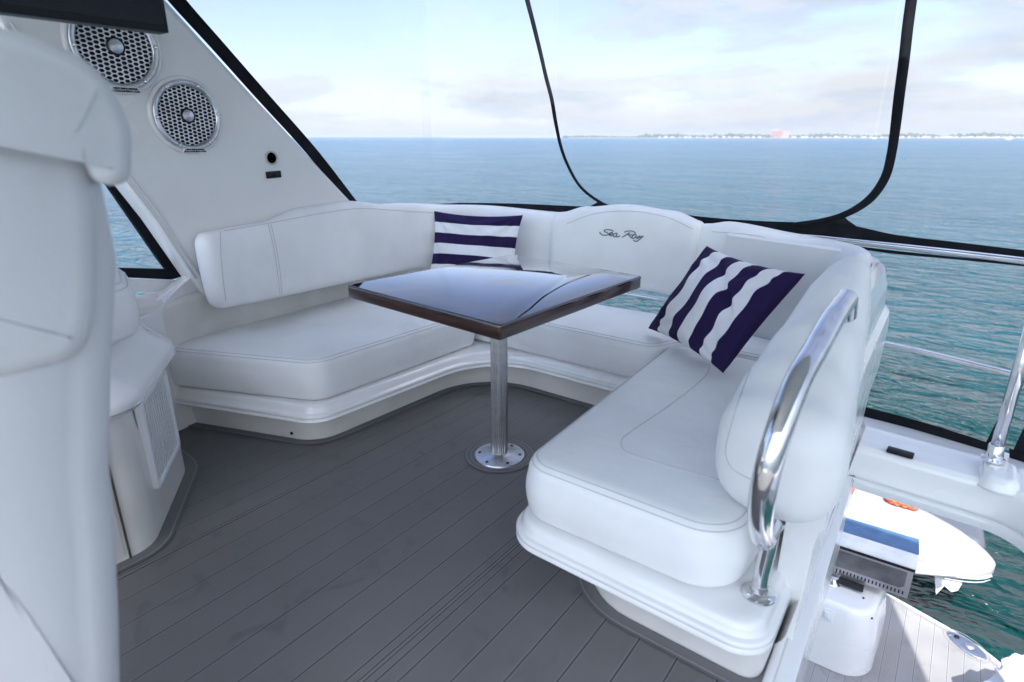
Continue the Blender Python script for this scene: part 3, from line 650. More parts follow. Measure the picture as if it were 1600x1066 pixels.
mob('bulwark', bm, GEL, B, sharp=55)
bm = bmesh.new(); lip = [(-.168, .8), (-.10, .8)]
pr2 = [(-.169, -.02), (-.169, .006), (-.163, .012), (-.150, .013), (-.146, .009), (-.142, .013), (-.108, .010), (-.100, .004), (-.098, -.30)]
rs = [[bm.verts.new((x-.055*(y-.8)/1.7*1.0, y, z)) for x, z in pr2] for y in (.70, 1.2, 1.8, 2.49)]
for a, b in zip(rs, rs[1:]): bridge(bm, a, b, False)
mob('edge_lip', bm, GEL, B, sharp=50)
bm = bmesh.new(); q = atz(1406, 710, .132); bx(bm, -.045, .045, -.019, .019, 0, .016, .005, Matrix.Translation(q)@Matrix.Rotation(R(-4), 4, 'Z')); mob('latch', bm, BLACK, B)
pb = atz(1551, 720, .16); pb.z = 0
bm = bmesh.new(); Pm = rounded([(pb.x-.025, pb.y-.15, .04), (pb.x+.075, pb.y-.15, .04), (pb.x+.075, pb.y+.04, .04), (pb.x-.025, pb.y+.04, .04)], True, 6, .03); rings(bm, Pm, [(-.016, .112), (-.012, .122), (-.006, .135), (0, .150), (.008, .158), (.02, .161)]); mob('post_pad', bm, GEL, B)
# ------------------------------------------------------------------ railing
RL = thing('stern_railing', 'polished steel two-bar railing running across the stern', 'railing', (0, 2.9, 0))
X_ = [-2.5+i*.1 for i in range(51)]
ztop = lambda X: interp([(-3, .80), (-1.0, .84), (-.5, .862), (.3, .865), (2.5, .85)], X)[0]
bm = bmesh.new(); tube(bm, [(x, arcY(x), atArc(1600, 406).z if False else ztop(x)) for x in X_], .0145, 14); mob('top_rail', bm, STEEL, RL)
bm = bmesh.new(); tube(bm, [(x, arcY(x), .435-.02*max(0, x)) for x in X_], .0125, 14); mob('mid_rail', bm, STEEL, RL)
pt = Vector((pb.x, pb.y, .18))
for x, y in ((pt.x, pt.y), (-.75, arcY(-.75)), (-1.9, arcY(-1.9)), (-2.4, arcY(-2.4)), (1.9, arcY(1.9))):
    bm = bmesh.new(); tube(bm, [(x, y, .14), (x, y, ztop(x)+(.0 if x > 0 and x < 1 else -.01))], .0205, 20); p_ = mob('post', bm, STEEL, RL)
    bm = bmesh.new(); lathe(bm, [(.038, 0), (.038, .006), (.028, .012), (.025, .06), (.022, .064)], Matrix.Translation((x, y, .164 if 0 < x < 1 else .15)), 24); mob('flange', bm, STEEL, p_, sharp=40)
# ------------------------------------------------------------------ stern canvas enclosure
E = thing('canvas_enclosure', 'black edged clear vinyl enclosure panels across the stern', 'enclosure', (-.8, 3.05, .8))
HT = 2.16
def ribbon(name, up, lo, off=.012, th=.004, m=CANVAS, surf=None, parent=E, k=6, dv=None):
    surf = surf or (lambda x, y: atArc(x, y, off)); a = [surf(x, y) for x, y in sub(up, k)]; b = [surf(x, y) for x, y in sub(lo, k)]
    bm = bmesh.new(); n = len(a); d = Vector(dv or (0, -th, 0))
    A = [bm.verts.new(p) for p in a]; Bv = [bm.verts.new(p) for p in b]; A2 = [bm.verts.new(p+d) for p in a]; B2 = [bm.verts.new(p+d) for p in b]
    bridge(bm, A, Bv, False); bridge(bm, A2, B2, False); bridge(bm, A, A2, False); bridge(bm, Bv, B2, False); bm.faces.new((A[0], Bv[0], B2[0], A2[0])); bm.faces.new((A[-1], Bv[-1], B2[-1], A2[-1]))
    return mob(name, bm, m, parent, False)
ribbon('bottom_band', [(720, 317), (800, 318), (870, 321), (920, 323), (990, 326), (1050, 333), (1120, 341), (1200, 346), (1270, 348), (1330, 352), (1400, 367), (1500, 379), (1600, 391), (1680, 401)],
       [(720, 330), (800, 331), (870, 334), (920, 338), (990, 344), (1050, 352), (1120, 358), (1200, 366), (1270, 371), (1330, 375), (1400, 382), (1500, 392), (1600, 402), (1680, 411)])
def gusset(pts, name='gusset'):
    bm = bmesh.new(); prism(bm, [atArc(x, y, .008) for x, y in pts], (0, -.004, 0)); mob(name, bm, CANVAS, E, False)
gusset([(918, 325), (934, 316), (944, 317), (962, 326)])
gusset([(1235, 352), (1290, 344), (1317, 337), (1326, 345), (1345, 358), (1375, 364), (1400, 369), (1330, 374)])
# piping of the windows, as tapering tubes lying in the enclosure surface
def piping(px, w_, name='window_piping'):
    q = sub([(a, b) for a, b in px], 8); n = len(q); pts = [atArc(x, y, .0) for x, y in q]
    bm = bmesh.new(); rad = [interp([(i/(len(w_)-1), v) for i, v in enumerate(w_)], j/(n-1))[0] for j in range(n)]; tube(bm, pts, .01, 10, rad=rad); return mob(name, bm, CANVAS, E)
piping([(816, -30), (825, 5), (834, 40), (845, 85), (853, 120), (862, 155), (868, 190), (876, 228), (887, 258), (903, 287), (921, 305), (944, 320)], [.014, .0125, .011, .011, .009, .008, .008])
piping([(1428, -30), (1424, 0), (1418, 45), (1413, 90), (1405, 150), (1399, 200), (1393, 240), (1384, 275), (1365, 305), (1340, 325), (1310, 339), (1280, 346), (1240, 351)], [.020, .020, .020, .018, .018, .014, .010])
piping([(1433, -30), (1429, 0), (1416, 90), (1402, 200)], [.006]*2, 'zip')
# window panes on the curved enclosure surface
def pane(name, Xs, z0, z1, m, off=.002):
    bm = bmesh.new(); a = [bm.verts.new((x, arcY(x, off), z0)) for x in Xs]; b = [bm.verts.new((x, arcY(x, off), z1)) for x in Xs]; bridge(bm, a, b, False); return mob(name, bm, m, E)
rng = lambda a, b, n=16: [a+(b-a)*i/n for i in range(n+1)]
pane('window_pane', rng(-2.9, -2.0), .93, HT, PANEH); pane('window_pane', rng(-1.99, -.37), .93, HT, PANE); pane('window_pane', rng(-.36, 2.0), .92, HT, PANEH)
bm = bmesh.new(); poly(bm, [(-2.75, 2.56, HT+.05), (1.3, 2.56, HT+.05)]+[(x, arcY(x), HT) for x in rng(1.3, -2.75, 14)]); mob('window_pane', bm, PANE, E, False)  # overhead pane is an added unseen skylight, roof shortened to let light in
# lower enclosure below the rail on the right: bands each side of the post and along the foot
ribbon('rail_band', [(1200, 373), (1330, 384), (1400, 392), (1500, 402), (1600, 412), (1680, 420)], [(1200, 376), (1330, 388), (1400, 397), (1500, 406), (1600, 416), (1680, 424)], .006)
ribbon('foot_band', [(1335, 632), (1400, 648), (1470, 668), (1545, 692)], [(1335, 650), (1400, 668), (1470, 690), (1553, 717)], .0, surf=lambda x, y: atArc(x, y, -.04))
ribbon('post_band', [(1588, 590), (1571, 630), (1541, 690)], [(1602, 590), (1585, 640), (1555, 717)], surf=lambda x, y: atArc(x, y, -.035))
ribbon('post_band', [(1640, 590), (1600, 668), (1577, 716)], [(1660, 590), (1612, 690), (1590, 730)], surf=lambda x, y: atArc(x, y, -.035))
ribbon('foot_band', [(1577, 700), (1600, 710), (1660, 735)], [(1577, 722), (1600, 738), (1660, 765)], surf=lambda x, y: atArc(x, y, -.04))
# ------------------------------------------------------------------ left side panel (arch leg)
XF = -2.8
AL = thing('arch_side_panel', 'large white sloping arch panel rising at left with speakers mounted', 'panel', (XF, 1.8, .6))
e_a = [atX(555, 318, XF), atX(400, 152, XF), atX(265, 3, XF)]; e_f = [atX(303, 437, XF), atX(240, 345, XF), atX(175, 262, XF), atX(0, 40, XF)]
slope_a = (e_a[2]-e_a[1]).normalized(); slope_f = (e_f[3]-e_f[2]).normalized()
ta = e_a[2]+slope_a*((HT-e_a[2].z)/slope_a.z); tf = e_f[3]+slope_f*((HT-e_f[3].z)/slope_f.z)
out2 = [(2.66, .50), (e_a[0].y+.32, .60), (e_a[0].y, e_a[0].z), (e_a[1].y, e_a[1].z), (ta.y, ta.z), (tf.y, tf.z), (e_f[3].y, e_f[3].z), (e_f[2].y, e_f[2].z), (e_f[1].y, e_f[1].z), (e_f[0].y, e_f[0].z), (1.34, .60), (1.36, .50)]
Pf = rounded([(a, b, .07) for a, b in out2], True, 6, .2); bm = bmesh.new()
nr = normals2(Pf); rs = []
for d, x in ((.0, XF-.12), (0, XF-.03), (.004, XF-.015), (.014, XF-.004), (.026, XF), (.032, XF)):
    rs.append([bm.verts.new((x, p.x-q.x*d, p.y-q.y*d)) for p, q in zip(Pf, nr)])
for a, b in zip(rs, rs[1:]): bridge(bm, a, b)
bm.faces.new(rs[-1]); bm.faces.new(list(reversed(rs[0])))
PNL = mob('panel', bm, GEL, AL, sharp=50)
# raised trim along the forward edge
def offs(p, d): return p+Vector((0, d[0], d[1]))
fdir = (e_f[2]-e_f[0]).normalized(); perp = Vector((0, fdir.z, -fdir.y))
for dd, rr in ((.010, .004), (.034, .003)):
    bm = bmesh.new(); tube(bm, [e+perp*dd+Vector((.004, 0, 0)) for e in (e_f[0], e_f[1], e_f[2], e_f[3])], rr, 8); mob('trim', bm, GEL, AL)
# round hole and small black plate
XS = XF
q = atX(424, 247, XS); bm = bmesh.new(); M = frame(q, (1, 0, 0)); lathe(bm, [(.0345, 0), (.0345, .004), (.031, .007), (.027, .006), (.0255, .001)], M, 40, False); mob('hole_rim', bm, mat('rim_grey', (.55, .54, .50), .4), AL)
bm = bmesh.new(); lathe(bm, [(.0262, .0012), (.001, .0012)], M, 40, True); mob('hole', bm, mat('hole_dark', (.03, .022, .018), .8), AL)
q = atX(427, 273, XS); bm = bmesh.new(); bx(bm, -.042, .042, -.0165, .0165, 0, .006, .004, frame(q, (1, 0, 0))@Matrix.Rotation(R(2), 4, 'Z')); pl = mob('switch_plate', bm, BLACK, AL)
bm = bmesh.new(); bx(bm, -.012, .012, -.007, .007, .0058, .0075, .0006, frame(q, (1, 0, 0))); mob('switch', bm, SCREEN, pl)
# black canvas edging strip down the aft edge of the panel
surfS = lambda x, y: atX(x, y, XF-.006)
CE = thing('side_canvas', 'clear side window panel edged in black canvas beside the arch panel', 'enclosure', (-2.9, 2.3, .9))
ribbon('edge_strip', [(232, -40), (265, 3), (330, 74), (400, 152), (480, 240), (541, 318), (548, 326)], [(262, -40), (291, 0), (352, 70), (420, 148), (497, 236), (560, 318), (566, 326)], surf=surfS, parent=CE, dv=(-.006, 0, 0))
ribbon('bottom_band', [(540, 323), (600, 323), (660, 320), (720, 317)], [(540, 334), (600, 334), (660, 332), (720, 330)], surf=lambda x, y: min((atArc(x, y, .012), atX(x, y, -2.93)), key=lambda v: v.length), parent=CE)
bm = bmesh.new(); poly(bm, [surfS(560, 318)+Vector((-.01, 0, 0)), Vector((-2.86, 2.98, .88)), Vector((-2.86, 2.98, HT)), Vector((-2.86, ta.y, HT))]); mob('window_pane', bm, PANEH, CE, False)
# ------------------------------------------------------------------ speakers
def speaker(name, label, cx, cy, rad, group):
    q = atX(cx, cy, XS); M = frame(q, (1, 0, 0)); T = thing(name, label, 'speaker', q, 0, group)
    bm = bmesh.new(); lathe(bm, [(rad, 0), (rad, .006), (rad*.975, .013), (rad*.93, .016), (rad*.89, .014), (rad*.885, .0)], M, 72, False); mob('mounting_ring', bm, GEL, T)
    bm = bmesh.new(); lathe(bm, [(rad*.90, .010), (rad*.895, .020), (rad*.86, .024), (rad*.80, .022), (rad*.765, .015), (rad*.76, .006)], M, 72, False); rim = mob('rim', bm, ALU, T)
    bm = bmesh.new(); lathe(bm, [(rad*.78, .001), (rad*.5, .0012), (.001, .0014)], M, 48, False); mob('cone', bm, mat('speaker_cone', (.008, .010, .014), .6), T)
    bm = bmesh.new(); hx = rad*.082; hy = rad*.047; R0 = rad*.765
    for j in range(-20, 21):
        for i in range(-12, 13):
            x = i*hx*1.5; y = (j+(.5 if i % 2 else 0))*hy*2
            if math.hypot(x, y) > R0: continue
            O = [(x+hx*a, y+hy*b) for a, b in ((1, 0), (.5, 1), (-.5, 1), (-1, 0), (-.5, -1), (.5, -1))]; I = [(x+(a-x)*.76, y+(b-y)*.76) for a, b in O]
            if any(math.hypot(*p) > R0*1.04 for p in O): 
                I = [(x+(a-x)*.76, y+(b-y)*.76) for a, b in O]; O = [p if math.hypot(*p) <= R0*1.02 else tuple(Vector(p)*(R0*1.02/math.hypot(*p))) for p in O]; I = [p if math.hypot(*p) <= R0 else tuple(Vector(p)*(R0/math.hypot(*p))) for p in I]
            bo = [bm.verts.new(M@Vector((a, b, .0135))) for a, b in O]; bi = [bm.verts.new(M@Vector((a, b, .0135))) for a, b in I]; lo = [bm.verts.new(M@Vector((a, b, .0100))) for a, b in I]
            bridge(bm, bo, bi); bridge(bm, bi, lo)
    mob('grille', bm, ALU, T, False)
    bm = bmesh.new(); lathe(bm, [(rad*.19, .012), (rad*.19, .019), (rad*.175, .022), (rad*.155, .020)], M, 32); tw = mob('centre_ring', bm, DARKM, T, sharp=40)
    bm = bmesh.new(); lathe(bm, [(rad*.150, .0202), (rad*.12, .0232), (rad*.05, .0245), (rad*.045, .027), (.0006, .0275)], M, 32, False); mob('centre_cap', bm, ALU, tw, sharp=30)
    for k in range(6):
        a = R(4+60*k); bm = bmesh.new(); lathe(bm, [(rad*.045, .018), (rad*.045, .027), (rad*.025, .029), (rad*.02, .026)], M@Matrix.Translation((rad*.835*math.cos(a), rad*.835*math.sin(a), 0)), 16); mob('screw', bm, STEEL, rim, sharp=40)
    # badge
    bm = bmesh.new(); b_ = [(-.36, -.965), (.36, -.965), (.28, -.83), (-.28, -.83)]; prism(bm, [M@Vector((a*rad, c*rad, .018)) for a, c in b_], M.to_3x3()@Vector((0, 0, .010))); bd = mob('badge', bm, WHITEP, T, False)
    b_ = [(-.31, -.945), (.31, -.945), (.245, -.85), (-.245, -.85)]; bm = bmesh.new(); prism(bm, [M@Vector((a*rad, c*rad, .0282)) for a, c in b_], M.to_3x3()@Vector((0, 0, .0015))); mob('badge_face', bm, BLACK, bd, False)
    tcv = bpy.data.curves.new('badge_text', 'FONT'); tcv.body = 'Rockford Fosgate'; tcv.size = rad*.075; tcv.align_x = 'CENTER'; tcv.align_y = 'CENTER'
    to = bpy.data.objects.new('t', tcv); C.objects.link(to); bpy.context.view_layer.update(); me = bpy.data.meshes.new_from_object(to.evaluated_get(bpy.context.evaluated_depsgraph_get())); bpy.data.objects.remove(to)
    me.transform(parent_world(bd).inverted()@M@Matrix.Translation((0, -.8975*rad, .0301))); me.materials.clear(); me.materials.append(WHITEP); lo_ = bpy.data.objects.new('badge_lettering', me); C.objects.link(lo_); lo_.parent = bd
    return T
speaker('speaker', 'lower round marine speaker with honeycomb grille, fully visible', 291, 181, .160, 'honeycomb speakers on the arch panel')
speaker('speaker', 'upper round marine speaker with honeycomb grille, partly behind the screen', 178, 73, .176, 'honeycomb speakers on the arch panel')
# ------------------------------------------------------------------ television
TV = thing('television', 'dark flat screen hanging from the roof at top left', 'television', (-1.9, .4, 1.6))
p0 = atX(-250, -10, -1.9); c1 = atX(265, 52, -1.9)
z0 = c1.z; ye = c1.y; bm = bmesh.new(); bx(bm, -1.955, -1.9, ye-1.0, ye, z0, z0+.5, .004); mob('casing', bm, BLACK, TV, sharp=40)
bm = bmesh.new(); bx(bm, -1.8995, -1.898, ye-.99, ye-.012, z0+.018, z0+.49); mob('screen', bm, SCREEN, TV, False)
bm = bmesh.new(); bx(bm, -1.90, -1.889, ye-.50, ye-.40, z0-.012, z0+.006, .003); mob('sensor', bm, BLACK, TV)
bm = bmesh.new(); bx(bm, -1.8885, -1.8875, ye-.468, ye-.434, z0-.006, z0-.001); mob('maker_plate', bm, WHITEP, TV, False)
bm = bmesh.new(); bx(bm, -1.99, -1.957, ye-.65, ye-.35, z0+.2, HT); mob('bracket', bm, DARKM, TV, False)
# ------------------------------------------------------------------ hardtop
H_ = thing('hardtop', 'white hardtop roof above the flybridge seating', 'roof', (-1, .5, HT))
bm = bmesh.new(); Ph = rounded([(-2.8, -1.1, .3), (1.80, -1.1, .3), (1.80, 1.5, .1), (1.38, 2.58, .1), (.4, 2.58, .1), (-2.8, 2.58, .3)], True, 6, .3)
rings(bm, Ph, [(.06, HT), (.0, HT+.04), (0, HT+.10), (.08, HT+.14)]); mob('roof_panel', bm, GEL, H_, sharp=40)
# ------------------------------------------------------------------ left side: sill, side window and coaming
SW = thing('side_window', 'black framed clear side window left of the sloping arch panel', 'window', (-3.0, 1.0, .7))
XW = -2.97
w3 = lambda x, y: atX(x, y, XW)
def flatpoly(name, pts, d, m, parent): bm = bmesh.new(); prism(bm, pts, d); return mob(name, bm, m, parent, False)
flatpoly('frame', [w3(x, y) for x, y in ((10, -10), (100, 150), (172, 258), (232, 342), (291, 428), (272, 436), (250, 408), (170, 292), (90, 180), (-20, 0))], (-.03, 0, 0), CANVAS, SW)
flatpoly('frame', [w3(x, y)+Vector((.002, 0, 0)) for x, y in ((60, 414), (180, 419), (258, 421), (290, 430), (268, 437), (180, 433), (60, 431))], (-.03, 0, 0), CANVAS, SW)
flatpoly('pane', [w3(x, y)+Vector((-.012, 0, 0)) for x, y in ((-60, -60), (120, 200), (275, 428), (150, 426), (-60, 420))], (-.002, 0, 0), PANE, SW)
flatpoly('zip_track', [w3(x, y)+Vector((.012, 0, 0)) for x, y in ((205, 310), (209, 308), (284, 418), (279, 421))], (-.01, 0, 0), mat('zip_grey', (.05, .05, .07), .4), SW)
bm = bmesh.new(); q = w3(291, 426)+Vector((.02, 0, 0)); bx(bm, -.006, .006, -.008, .03, -.02, .02, .003, Matrix.Translation(q)); mob('clasp', bm, STEEL, SW)
SI = thing('gunwale', 'white moulded gunwale and sill below the left side window', 'gunwale', (-2.9, .9, .6))
bm = bmesh.new(); a = [w3(x, y) for x, y in ((60, 432), (285, 438))]; b = [w3(x, y)+Vector((.03, 0, 0)) for x, y in ((60, 453), (262, 456))]
vv = [bm.verts.new(p) for p in (a[0], a[1], b[1], b[0])]; bm.faces.new(vv); v2 = [bm.verts.new(p+Vector((-.25, 0, -.02))) for p in a]; bm.faces.new((vv[0], vv[1], v2[1], v2[0])); mob('sill', bm, GEL, SI, False)
g0 = atX(225, 500, -2.70); g1 = atX(305, 425, -2.83)
bm = bmesh.new()
gp = [(atX(215, 500, -2.72), atX(225, 470, -2.86)), (atX(240, 490, -2.74), atX(243, 462, -2.88)), (atX(275, 455, -2.80), atX(268, 443, -2.92)), (atX(306, 426, -2.84), atX(292, 428, -2.94))]
ra = []
for a, b in gp:
    d = b-a; ra.append([bm.verts.new(a+Vector((0, 0, -.25))), bm.verts.new(a+Vector((0, 0, -.01))), bm.verts.new(a), bm.verts.new(a+d*.30), bm.verts.new(a+d*.36+Vector((0, 0, .008))), bm.verts.new(a+d*.6+Vector((0, 0, .010))), bm.verts.new(a+d*.66), bm.verts.new(b)])
for a, b in zip(ra, ra[1:]): bridge(bm, a, b, False)
mob('coaming_ledge', bm, GEL, SI, sharp=30)
bm = bmesh.new(); bx(bm, -3.25, -2.95, -2.2, 3.0, -.3, .50, .02); mob('hull_side', bm, GEL, SI)
# ------------------------------------------------------------------ console with cushion at left
K = thing('console', 'white moulded cabinet with padded top and louvred vent at left', 'cabinet', (-2.3, .5, 0))
KP = rounded([(-2.95, -.9, .05), (-1.99, -.9, .05), (-1.965, .637, .12), (-2.39, .96, .22), (-2.95, 1.0, .05)], True, 8, .05)
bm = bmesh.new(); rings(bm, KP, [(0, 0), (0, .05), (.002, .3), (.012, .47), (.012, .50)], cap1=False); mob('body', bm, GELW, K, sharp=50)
bm = bmesh.new(); rings(bm, KP, [(.012, .485), (-.02, .49), (-.038, .50), (-.046, .515), (-.046, .535), (-.036, .553), (-.01, .572), (.03, .60), (.045, .625), (.05, .66), (.08, .67)]); tp = mob('top_moulding', bm, GEL, K, sharp=60)
bm = bmesh.new(); nr = normals2(KP); pts = [(p.x+n.x*.0445, p.y+n.y*.0445, .513) for p, n in zip(KP, nr)]; tube(bm, pts, .0035, 8, False); mob('steel_strip', bm, STEEL, tp)
KC = cushion('top_cushion', [(-2.9, -.85, .08), (-2.06, -.85, .08), (-2.03, .55, .12), (-2.15, .80, .12), (-2.42, .90, .12), (-2.9, .92, .06)], .665, .86, .06, parent=K, seams=(.35, .6), crown=.02)
# door gap + piano hinge
dg_ = [atz(223, 864, 0)]
bm = bmesh.new(); hx_, hy_ = -1.960, .565
bx(bm, -.0035, .0035, -.002, .004, .004, .46, 0, Matrix.Translation((hx_-.004, hy_, 0))); mob('hinge', bm, mat('hinge_steel', (.25, .22, .18), .35, 1), K, False)
bm = bmesh.new(); bx(bm, -1.970, -1.9605, -.5, hy_-.012, .02, .455, .002); mob('door', bm, GELW, K, sharp=40)
# vent on the chamfered corner
pa = Vector((-2.055, .705)); pb2 = Vector((-2.325, .91)); dv = (pb2-pa).normalized(); nv = Vector((-dv.y, dv.x)); nv = nv if nv.y > 0 else -nv
mid = (pa+pb2)/2+nv*.004; wv = (pb2-pa).length/2
M = frame(Vector((mid.x, mid.y, .315)), (nv.x, nv.y, 0)); V = thing('x', '', ''); bpy.data.objects.remove(V)
bm = bmesh.new(); Pv = rounded([(-wv, -.175, .03), (wv, -.175, .03), (wv, .165, .03), (-wv, .165, .03)], True, 6, .05); nrv = normals2(Pv)
rs = [[bm.verts.new(M@Vector((p.x-n.x*d, p.y-n.y*d, z))) for p, n in zip(Pv, nrv)] for d, z in ((0, -.01), (0, .008), (.004, .013), (.018, .014), (.026, .009), (.028, .003))]
for a, b in zip(rs, rs[1:]): bridge(bm, a, b)
vf = mob('vent', bm, WHITEP, K, sharp=60)
bm = bmesh.new(); poly(bm, [M@Vector((p.x-n.x*.031, p.y-n.y*.027, .0032)) for p, n in zip(Pv, nrv)]); mob('backing', bm, mat('vent_dark', (.03, .03, .035), .7), vf, False)
bm = bmesh.new(); ns = 12
for i in range(ns):
    x = -wv+.036+(2*wv-.072)*i/(ns-1); bx(bm, x-.0058, x+.0058, -.148, .138, .0035, .0085, 0, M)
mob('slats', bm, WHITEP, vf, False)
bm = bmesh.new(); flat_ring(bm, KP, .0, .05, .0045); tag(mob('deck_margin', bm, TEAKP, smooth=False), kind='structure')
bm = bmesh.new(); flat_ring(bm, KP, .040, .0435, .0085); tag(mob('deck_margin_line', bm, TEAKL, smooth=False), kind='structure')
# ------------------------------------------------------------------ helm seat, very near at left
HS = thing('helm_chair', 'large white padded helm chair close by at the left edge', 'chair', (-1.1, .1, 0))
HC = Vector((-.962, .231)); hd = Vector((.972, -.233)); hr = Vector((-hd.y, hd.x))
MH = frame(Vector((HC.x, HC.y, 0)), (hd.x, hd.y, 0))
XC = -.13                                                      # middle of the chair in its own frame
def both(h): return [(x, y, r) for x, y, r in h]+[(2*XC-x, y, r) for x, y, r in reversed(h)]
def pad(name, cs, th, z, rr, m=VINYL2, parent=HS, crown=.02, bow=.0):
    P = rounded(both(cs), True, 10, .03); nr = normals2(P); bm = bmesh.new(); rs = []; cx = XC; cy = sum(p.y for p in P)/len(P)
    c = Vector((cx, cy)); Z = lambda x, zz: MH@Vector((x[0], x[1], zz-bow*((x[0]-XC)/.28)**2))
    for k in range(7): q = PI/2*k/6; rs.append([bm.verts.new(Z(p-n*(rr*(1-math.sin(q))), z-th+rr*(1-math.cos(q)))) for p, n in zip(P, nr)])
    for k in range(1, 9): q = PI/2*k/8; rs.append([bm.verts.new(Z(p-n*(rr*(1-math.cos(q))), z-rr+rr*math.sin(q))) for p, n in zip(P, nr)])
    for a, b in zip(rs, rs[1:]): bridge(bm, a, b)
    last = rs[-1]; base = [p-n*rr for p, n in zip(P, nr)]
    for s in (.95, .85, .7, .5, .25): r2 = [bm.verts.new(Z(c+(x-c)*s, z+crown*(1-s**3))) for x in base]; bridge(bm, last, r2); last = r2
    bm.faces.new(last); bm.faces.new(list(reversed(rs[0]))); return mob(name, bm, m, parent)
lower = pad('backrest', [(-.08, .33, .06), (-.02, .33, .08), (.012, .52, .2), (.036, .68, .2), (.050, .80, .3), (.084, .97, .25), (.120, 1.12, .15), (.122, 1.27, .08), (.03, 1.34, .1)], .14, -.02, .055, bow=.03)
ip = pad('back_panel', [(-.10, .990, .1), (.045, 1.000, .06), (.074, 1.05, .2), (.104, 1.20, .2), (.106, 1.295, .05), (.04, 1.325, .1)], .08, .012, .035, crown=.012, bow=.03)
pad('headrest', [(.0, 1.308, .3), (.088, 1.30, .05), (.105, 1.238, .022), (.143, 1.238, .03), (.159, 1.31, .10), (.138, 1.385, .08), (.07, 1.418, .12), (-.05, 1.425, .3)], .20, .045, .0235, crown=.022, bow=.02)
for px in ([(152, 140), (136, 172), (118, 205)], [(128, 232), (138, 300), (142, 380), (138, 470), (130, 540)]):
    seam_px(ip, [o for o in HS.children], px, .0010)
bm = bmesh.new(); Ps = rounded([(-.26, -.24, .08), (.26, -.24, .08), (.26, .24, .08), (-.26, .24, .08)], True, 8, .1)
ctr = HC+hr*(XC-.16)-hd*.38
Mb = Matrix.Translation((ctr.x, ctr.y, 0))@Matrix.Rotation(math.atan2(hd.y, hd.x), 4, 'Z')
rs = rings(bm, Ps, arcprof(.05, .42, .58, 5, .0), crown=.02)
for v in bm.verts: v.co = Mb@v.co
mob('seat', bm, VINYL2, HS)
bm = bmesh.new(); lathe(bm, [(.16, .0), (.16, .02), (.07, .04), (.06, .42)], Matrix.Translation((ctr.x, ctr.y, 0))); mob('pedestal', bm, ALU, HS, sharp=40)
# ------------------------------------------------------------------ stern below: platform, cabinet, grill, dinghy
PZ = -2.75
PP = rounded([(-3.0, 2.6, .1), (1.75, 2.6, .1), (1.75, 4.4, .6), (.87, 5.52, .9), (.06, 5.80, 1.5), (-1.4, 5.9, 1.5), (-3.0, 5.5, .6)], True, 10, .12)
bm = bmesh.new(); rings(bm, PP, [(.06, PZ-.16), (-.005, PZ-.12), (-.008, PZ-.02), (0, PZ-.006), (.01, PZ-.004)]); tag(mob('swim_platform', bm, GEL, sharp=50), kind='structure')
bm = bmesh.new(); nr = normals2(PP); poly(bm, [(p.x-n.x*.03, p.y-n.y*.03, PZ) for p, n in zip(PP, nr)]); tk = mob('platform_decking', bm, TEAK_SUNLIT, smooth=False); tag(tk, kind='structure')
bm = bmesh.new(); flat_ring(bm, PP, -.075, -.070, PZ+.004); tag(mob('deck_margin_line', bm, TEAKL, smooth=False), kind='structure')
# hull below
bm = bmesh.new(); Ph = rounded([(-3.1, -6, .2), (.9, -6, .2), (1.0, 3.2, .1), (-3.1, 3.2, .1)], True, 4, .5)
rings(bm, Ph, [(.3, WZ-.5), (.05, WZ+.3), (0, PZ+.02), (.0, PZ+.05)]); bx(bm, -2.9, .35, -5.5, .9, PZ+.06, -.30, .03)
hb = mob('yacht_hull', bm, GEL, None, sharp=40); tag(hb, 'white lower hull and cabin of the yacht below the flybridge deck', 'boat hull')
CB = thing('transom_cabinet', 'white rounded transom cabinet with rocker switches under the grill', 'cabinet', (-.8, 4.8, PZ))
Pc = rounded([(-1.8, 4.56, .05), (.03, 4.56, .19), (.06, 5.08, .12), (.0, 5.35, .08), (-1.8, 5.35, .05)], True, 10, .06)
bm = bmesh.new(); rings(bm, Pc, [(-.055, PZ+.005), (-.045, PZ+.3), (-.012, PZ+.50), (-.004, PZ+.545), (.004, PZ+.565), (.02, PZ+.580), (.05, PZ+.583)]); mob('body', bm, GEL, CB, sharp=60)
for x, y in ((1349, 935), (1362, 966)):
    q = on_surf([CB.children[0]], [(x, y)], .001)
    if q: bm = bmesh.new(); bmesh.ops.create_icosphere(bm, subdivisions=2, radius=.009, matrix=Matrix.Translation(q[0])); mob('snap_button', bm, BLACK, CB)
sw = on_surf([CB.children[0]], [(1286, 957)], .0)
if sw:
    M = frame(sw[0], (0, -1, .12)); bm = bmesh.new(); bx(bm, -.075, .075, -.05, .05, 0, .008, .003, M); pl = mob('switch_panel', bm, WHITEP, CB)
    for k in (-1, 1): bm = bmesh.new(); bx(bm, -.02, .02, -.028, .028, .008, .018, .004, M@Matrix.Translation((k*.028, 0, 0))); mob('rocker_switch', bm, WHITEP, pl)
GR = thing('grill', 'stainless grill with slotted front and lid with painted blue sky reflection above the cabinet', 'grill', (-.4, 5.0, PZ+.7))
LZ = -1.80
f0 = atz(1433, 889, LZ); b0 = atz(1436, 843, LZ); m0 = atz(1436, 868, LZ); ZB = atY(1412, 935, f0.y).z
gx0 = -1.3; sk_ = .10   # slight skew: the grill turns a little
def gy(y, x): return y-(f0.x-x)*.04
MS = mat('brushed_steel', (.50, .49, .50), .38, 1, bump=[(300, .1, .0005, 2)])
bm = bmesh.new(); prism(bm, [Vector((x, gy(y, x), ZB)) for x, y in ((gx0, f0.y+.01), (f0.x-.012, f0.y+.01), (b0.x-.012, b0.y-.01), (gx0, b0.y-.01))], (0, 0, LZ-ZB-.045)); gb = mob('body', bm, MS, GR, False)
